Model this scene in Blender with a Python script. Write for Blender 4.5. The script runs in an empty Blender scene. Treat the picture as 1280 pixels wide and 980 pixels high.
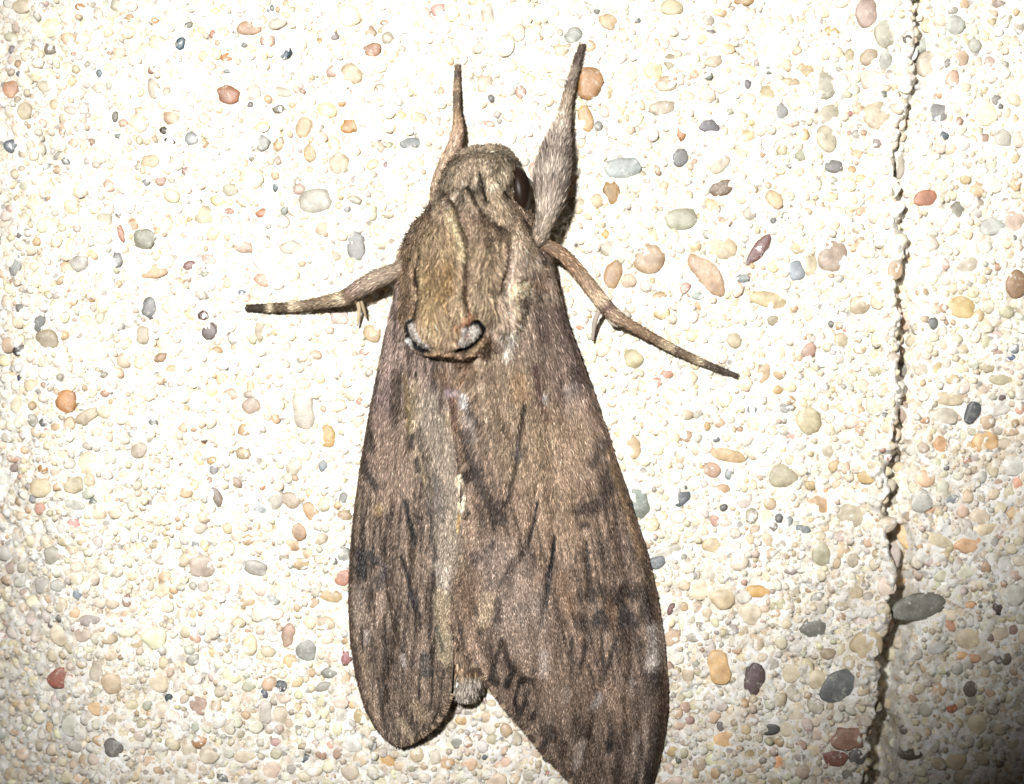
import bpy, math, numpy as np
from mathutils import Matrix, Vector

# ------------------------------------------------------------------ camera, world, flash
# Authoring space: u right, v up along the wall, h out of the wall, all in millimetres.
# World: x = u, y = -h, z = v (metres).  13 px of the photograph = 1 mm on the wall.
S = 0.001
PX = 13.0
D = 205.0                        # camera distance from the wall, mm
scn = bpy.context.scene
col = scn.collection
rng = np.random.default_rng(7)

cam_d = bpy.data.cameras.new('camera')
cam = bpy.data.objects.new('camera', cam_d); col.objects.link(cam)
cam.location = (0, -D * S, 0); cam.rotation_euler = (math.pi / 2, 0, 0)
cam_d.sensor_width = 36.0
cam_d.lens = 36.0 * D / (1280 / PX)
cam_d.clip_start = 0.005; cam_d.clip_end = 10.0
cam_d.dof.use_dof = True
cam_d.dof.focus_distance = (D - 4.0) * S
cam_d.dof.aperture_fstop = 22.0
scn.camera = cam

world = bpy.data.worlds.new('World'); scn.world = world; world.use_nodes = True
bg = world.node_tree.nodes['Background']
bg.inputs[0].default_value = (1.0, 0.93, 0.82, 1); bg.inputs[1].default_value = 0.02

fl_d = bpy.data.lights.new('camera_flash', 'SPOT')
fl_d.energy = 4.75; fl_d.color = (1.0, 0.99, 0.975); fl_d.shadow_soft_size = 0.0045
FP, FT, FHALF, FBL, FSX, FSY, FANG = (-33.1, 43.0, 218.5), (16.0, 45.2, 0.0), 0.398, 0.82, 0.825, 1.438, -0.612
fl_d.spot_size = 2 * FHALF; fl_d.spot_blend = FBL
fl = bpy.data.objects.new('camera_flash', fl_d); col.objects.link(fl)
fpos = Vector((FP[0], -FP[2], FP[1])) * S; ftar = Vector((FT[0], -FT[2], FT[1])) * S
fz = (fpos - ftar).normalized()
fx = Vector((math.cos(FANG), 0, math.sin(FANG))); fx = (fx - fz * fx.dot(fz)).normalized()
fy = fz.cross(fx)
Mrot = Matrix((fx, fy, fz)).transposed().to_4x4()
fl.matrix_world = Matrix.Translation(fpos) @ Mrot @ Matrix.Diagonal((FSX, FSY, 1, 1))

scn.view_settings.view_transform = 'Standard'; scn.view_settings.look = 'None'
scn.view_settings.exposure = 0.0; scn.view_settings.gamma = 1.0
scn.render.engine = 'CYCLES'

# ------------------------------------------------------------------ helpers
def lin(c):
    c = np.asarray(c, float)
    return np.where(c <= 0.04045, c / 12.92, ((c + 0.055) / 1.055) ** 2.4)
def hexlin(s):
    return lin([int(s[i:i + 2], 16) / 255 for i in (0, 2, 4)])
def ss(a, b, x):
    t = np.clip((x - a) / (b - a), 0, 1); return t * t * (3 - 2 * t)

_lat = np.random.default_rng(3).random((256, 256))
def vnoise(x, y, seed=0):                       # smooth value noise, 0..1
    x = np.asarray(x, float) + seed * 17.31; y = np.asarray(y, float) + seed * 9.77
    xi = np.floor(x).astype(int); yi = np.floor(y).astype(int)
    fx_ = x - xi; fy_ = y - yi
    fx_ = fx_ * fx_ * (3 - 2 * fx_); fy_ = fy_ * fy_ * (3 - 2 * fy_)
    a = _lat[xi & 255, yi & 255]; b = _lat[(xi + 1) & 255, yi & 255]
    c = _lat[xi & 255, (yi + 1) & 255]; d = _lat[(xi + 1) & 255, (yi + 1) & 255]
    return (a * (1 - fx_) + b * fx_) * (1 - fy_) + (c * (1 - fx_) + d * fx_) * fy_
def fbm(x, y, seed=0, n=3):
    r = 0; a = 0.5; t = 0
    for k in range(n):
        r = r + a * vnoise(x * 2 ** k, y * 2 ** k, seed + k); t += a; a *= 0.55
    return r / t

def P(px, py, h):                               # photograph position + height -> (u, v, h) mm
    k = (D - h) / D
    return np.stack([(px - 640) / PX * k, (490 - py) / PX * k, h + 0 * px], -1)
def to_world(p):
    p = np.asarray(p, float)
    return np.stack([p[..., 0], -p[..., 2], p[..., 1]], -1) * S

def mesh_np(name, verts, faces_list, colors=None, smooth=True):
    """verts (N,3) in (u,v,h) mm; faces_list: arrays (M,k); colours per vertex (linear)."""
    me = bpy.data.meshes.new(name)
    v = to_world(verts).astype(np.float32)
    me.vertices.add(len(v)); me.vertices.foreach_set('co', v.ravel())
    loops = np.concatenate([f.ravel() for f in faces_list]).astype(np.int32)
    sizes = np.concatenate([np.full(len(f), f.shape[1]) for f in faces_list]).astype(np.int32)
    starts = np.concatenate([[0], np.cumsum(sizes)[:-1]]).astype(np.int32)
    me.loops.add(len(loops)); me.loops.foreach_set('vertex_index', loops)
    me.polygons.add(len(sizes)); me.polygons.foreach_set('loop_start', starts)
    me.polygons.foreach_set('use_smooth', np.full(len(sizes), smooth))
    me.update(calc_edges=True)
    if colors is not None:
        at = me.color_attributes.new('tint', 'FLOAT_COLOR', 'POINT')
        c4 = np.ones((len(v), 4), np.float32); c4[:, :3] = colors
        at.data.foreach_set('color', c4.ravel())
    return me
def obj(name, me, mat, parent=None, kind=None):
    o = bpy.data.objects.new(name, me); col.objects.link(o)
    if mat and not me.materials: me.materials.append(mat)
    if parent: o.parent = parent
    if kind: o['kind'] = kind
    return o

def material(name):
    m = bpy.data.materials.new(name); m.use_nodes = True
    nt = m.node_tree; return m, nt, nt.nodes['Principled BSDF']
def node(nt, t, **kw):
    n = nt.nodes.new(t)
    for k, v in kw.items():
        if k in n.inputs: n.inputs[k].default_value = v
        else: setattr(n, k, v)
    return n
def mix_rgb(nt, mode, fac, a, b):
    n = nt.nodes.new('ShaderNodeMix'); n.data_type = 'RGBA'; n.blend_type = mode
    for s, v in ((0, fac), (6, a), (7, b)):
        if hasattr(v, 'links'): nt.links.new(v, n.inputs[s])
        elif v is not None: n.inputs[s].default_value = v
    return n.outputs[2]

# cement
m_cem, nt, bs = material('white_cement')
tc = node(nt, 'ShaderNodeTexCoord')
n1 = node(nt, 'ShaderNodeTexNoise', Scale=330.0, Detail=6.0, Roughness=0.65); nt.links.new(tc.outputs['Object'], n1.inputs['Vector'])
n2 = node(nt, 'ShaderNodeTexNoise', Scale=2600.0, Detail=4.0, Roughness=0.7); nt.links.new(tc.outputs['Object'], n2.inputs['Vector'])
r1 = node(nt, 'ShaderNodeValToRGB'); nt.links.new(n1.outputs['Fac'], r1.inputs[0])
r1.color_ramp.elements[0].position = 0.3; r1.color_ramp.elements[0].color = (0.66, 0.60, 0.50, 1)
r1.color_ramp.elements[1].position = 0.62; r1.color_ramp.elements[1].color = (0.86, 0.85, 0.82, 1)
r2 = node(nt, 'ShaderNodeValToRGB'); nt.links.new(n2.outputs['Fac'], r2.inputs[0])
r2.color_ramp.elements[0].position = 0.33; r2.color_ramp.elements[0].color = (0.34, 0.31, 0.27, 1)
r2.color_ramp.elements[1].position = 0.43; r2.color_ramp.elements[1].color = (1, 1, 1, 1)
vo = node(nt, 'ShaderNodeTexVoronoi', Scale=2100.0, Randomness=1.0); nt.links.new(tc.outputs['Object'], vo.inputs['Vector'])
sx = node(nt, 'ShaderNodeSeparateColor'); nt.links.new(vo.outputs['Color'], sx.inputs[0])
rv = node(nt, 'ShaderNodeValToRGB'); nt.links.new(sx.outputs[0], rv.inputs[0])
rv.color_ramp.interpolation = 'CONSTANT'
rv.color_ramp.elements[0].position = 0.0; rv.color_ramp.elements[0].color = (1, 1, 1, 1)
rv.color_ramp.elements[1].position = 0.52; rv.color_ramp.elements[1].color = (0.92, 0.87, 0.77, 1)
for p_, c_ in ((0.68, (0.80, 0.78, 0.74, 1)), (0.78, (0.95, 0.84, 0.68, 1)), (0.86, (0.72, 0.62, 0.50, 1)), (0.92, (1.05, 1.05, 1.03, 1)), (0.975, (0.40, 0.38, 0.36, 1))):
    e_ = rv.color_ramp.elements.new(p_); e_.color = c_
cm = mix_rgb(nt, 'MULTIPLY', 1.0, r1.outputs[0], r2.outputs[0])
nt.links.new(mix_rgb(nt, 'MULTIPLY', 0.85, cm, rv.outputs[0]), bs.inputs['Base Color'])
bs.inputs['Roughness'].default_value = 0.85
bp = node(nt, 'ShaderNodeBump', Strength=0.55, Distance=0.00018); nt.links.new(n2.outputs['Fac'], bp.inputs['Height'])
nt.links.new(bp.outputs[0], bs.inputs['Normal'])

# pebbles: one material on object colour, one on the colour attribute
def pebble_material(name, from_object, film):
    m, nt, bs = material(name)
    tc = node(nt, 'ShaderNodeTexCoord')
    if from_object:
        oi = node(nt, 'ShaderNodeObjectInfo'); c = oi.outputs['Color']
        geo = node(nt, 'ShaderNodeNewGeometry'); vec = geo.outputs['Position']
    else:
        at = node(nt, 'ShaderNodeVertexColor', layer_name='tint'); c = at.outputs['Color']
        geo = node(nt, 'ShaderNodeNewGeometry'); vec = geo.outputs['Position']
    na = node(nt, 'ShaderNodeTexNoise', Scale=900.0, Detail=5.0, Roughness=0.6); nt.links.new(vec, na.inputs['Vector'])
    ra = node(nt, 'ShaderNodeValToRGB'); nt.links.new(na.outputs['Fac'], ra.inputs[0])
    ra.color_ramp.elements[0].position = 0.32; ra.color_ramp.elements[0].color = (0.66, 0.62, 0.57, 1)
    ra.color_ramp.elements[1].position = 0.66; ra.color_ramp.elements[1].color = (1.16, 1.14, 1.12, 1)
    o1 = mix_rgb(nt, 'MULTIPLY', 1.0, c, ra.outputs[0])
    # cement film and specks left on the stones
    nb = node(nt, 'ShaderNodeTexNoise', Scale=1500.0, Detail=6.0, Roughness=0.75); nt.links.new(vec, nb.inputs['Vector'])
    rb = node(nt, 'ShaderNodeValToRGB'); nt.links.new(nb.outputs['Fac'], rb.inputs[0])
    rb.color_ramp.elements[0].position = 0.54; rb.color_ramp.elements[0].color = (0, 0, 0, 1)
    rb.color_ramp.elements[1].position = 0.66; rb.color_ramp.elements[1].color = (0.36, 0.36, 0.36, 1)
    o2 = mix_rgb(nt, 'MIX', rb.outputs[0], o1, (0.72, 0.68, 0.60, 1))
    # ragged skins of cement still covering parts of the stones
    nc = node(nt, 'ShaderNodeTexNoise', Scale=620.0, Detail=7.0, Roughness=0.68); nt.links.new(vec, nc.inputs['Vector'])
    rc = node(nt, 'ShaderNodeValToRGB'); nt.links.new(nc.outputs['Fac'], rc.inputs[0])
    rc.color_ramp.elements[0].position = film; rc.color_ramp.elements[0].color = (0, 0, 0, 1)
    rc.color_ramp.elements[1].position = film + 0.035; rc.color_ramp.elements[1].color = (0.88, 0.88, 0.88, 1)
    o3 = mix_rgb(nt, 'MIX', rc.outputs[0], o2, (0.82, 0.80, 0.76, 1))
    nt.links.new(o3, bs.inputs['Base Color'])
    bs.inputs['Roughness'].default_value = 0.42
    bs.inputs['Specular IOR Level'].default_value = 0.4
    bp = node(nt, 'ShaderNodeBump', Strength=0.5, Distance=0.00012); nt.links.new(nb.outputs['Fac'], bp.inputs['Height'])
    nt.links.new(bp.outputs[0], bs.inputs['Normal'])
    return m
m_peb = pebble_material('pebble_stone', True, 0.645)
m_grain = pebble_material('gravel_stone', False, 0.56)

def attr_material(name, rough, spec):
    m, nt, bs = material(name)
    at = node(nt, 'ShaderNodeVertexColor', layer_name='tint')
    nt.links.new(at.outputs['Color'], bs.inputs['Base Color'])
    bs.inputs['Roughness'].default_value = rough; bs.inputs['Specular IOR Level'].default_value = spec
    return m
m_scale = attr_material('moth_scales', 0.55, 0.12)
m_skin = attr_material('moth_membrane', 0.7, 0.2)
m_eye, nt, bs = material('compound_eye')
bs.inputs['Base Color'].default_value = (0.022, 0.012, 0.007, 1); bs.inputs['Roughness'].default_value = 0.42; bs.inputs['Specular IOR Level'].default_value = 0.18
ne = node(nt, 'ShaderNodeTexNoise', Scale=600.0, Detail=2.0)
re_ = node(nt, 'ShaderNodeValToRGB'); nt.links.new(ne.outputs['Fac'], re_.inputs[0])
re_.color_ramp.elements[0].color = (0.005, 0.003, 0.002, 1); re_.color_ramp.elements[1].color = (0.024, 0.013, 0.008, 1)
nt.links.new(re_.outputs[0], bs.inputs['Base Color'])

# ------------------------------------------------------------------ the wall
EDGE = np.array([(-250, 1150), (0, 1143), (60, 1140), (120, 1136), (180, 1122), (240, 1119), (300, 1127), (360, 1124), (420, 1124),
                 (500, 1124), (560, 1113), (640, 1110), (700, 1118), (725, 1127), (760, 1113), (800, 1105), (850, 1098), (900, 1091), (980, 1082), (1250, 1060)])
LEFT = np.array([(-250, -4), (0, 6), (300, 12), (500, 40), (700, 75), (850, 105), (980, 135), (1250, 190)])
def wall_h(u, v):
    x = u * PX + 640; y = 490 - v * PX
    h = 0.55 * (fbm(u / 7, v / 7, 1, 2) - 0.5) + 0.75 * (fbm(u / 1.5, v / 1.5, 5, 2) - 0.5) + 0.42 * (fbm(u / 0.55, v / 0.55, 9, 2) - 0.5)
    h = h - 0.45 * ss(0.64, 0.74, fbm(u / 0.9, v / 0.9, 15, 2))
    e = (x - np.interp(y, EDGE[:, 0], EDGE[:, 1])) / PX + 1.8 * (fbm(u / 1.8, v / 1.8, 21, 3) - 0.5)
    deep = np.maximum(np.clip(0.45 + 3.2 * (fbm(u / 4, v / 3, 27, 2) - 0.4), 0.4, 1.0), ss(680, 740, y)) * np.interp(y, [0, 300, 650, 800, 980], [1.5, 1.8, 3.0, 4.2, 4.6])
    wide = np.interp(y, [0, 300, 650, 800, 980], [0.5, 0.6, 1.0, 1.5, 1.9])
    lip = np.exp(-((e + 0.9) / 1.0) ** 2)
    h = h + lip * (0.8 + 1.9 * (fbm(u / 0.9, v / 0.9, 31, 2) - 0.5))
    h = h - np.interp(y, [0, 600, 980], [0.5, 0.9, 1.5]) * ss(-0.15, 0.15, e)
    h = h - deep * ss(-0.40, 0.60, e) * (1 - ss(wide + 0.2, wide + 1.8, e))
    e2 = (np.interp(y, LEFT[:, 0], LEFT[:, 1]) - x) / PX
    h = h - 0.55 * np.log1p(np.exp(np.clip(e2 * 1.2, -30, 30))) / 1.2
    return h
def axis(lo, hi, out, d, dout):
    return np.concatenate([np.arange(lo - out, lo, dout), np.arange(lo, hi, d), np.arange(hi, hi + out + 1e-6, dout)])
gu = axis(-50.5, 50.5, 24, 0.19, 0.7); gv = axis(-39.5, 39.5, 20, 0.19, 0.7)
U, V = np.meshgrid(gu, gv)
nv, nu = U.shape
verts = np.stack([U, V, wall_h(U, V)], -1).reshape(-1, 3)
i = np.arange(nv * nu).reshape(nv, nu)
F = np.stack([i[:-1, :-1], i[:-1, 1:], i[1:, 1:], i[1:, :-1]], -1).reshape(-1, 4)
# solid slab behind the face
rim = np.concatenate([i[0, :], i[1:, -1], i[-1, -2::-1], i[-2:0:-1, 0]])
back = verts[rim].copy(); back[:, 2] = -14.0
nb0 = len(verts); verts = np.concatenate([verts, back])
k = np.arange(len(rim)); k2 = np.roll(k, -1)
sides = np.stack([rim[k], nb0 + k, nb0 + k2, rim[k2]], -1)
wall = obj('concrete_wall', mesh_np('concrete_wall', verts, [F, sides], smooth=True), m_cem, kind='structure')
wall['label'] = 'pale exposed aggregate concrete wall with a rough vertical joint'

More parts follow.
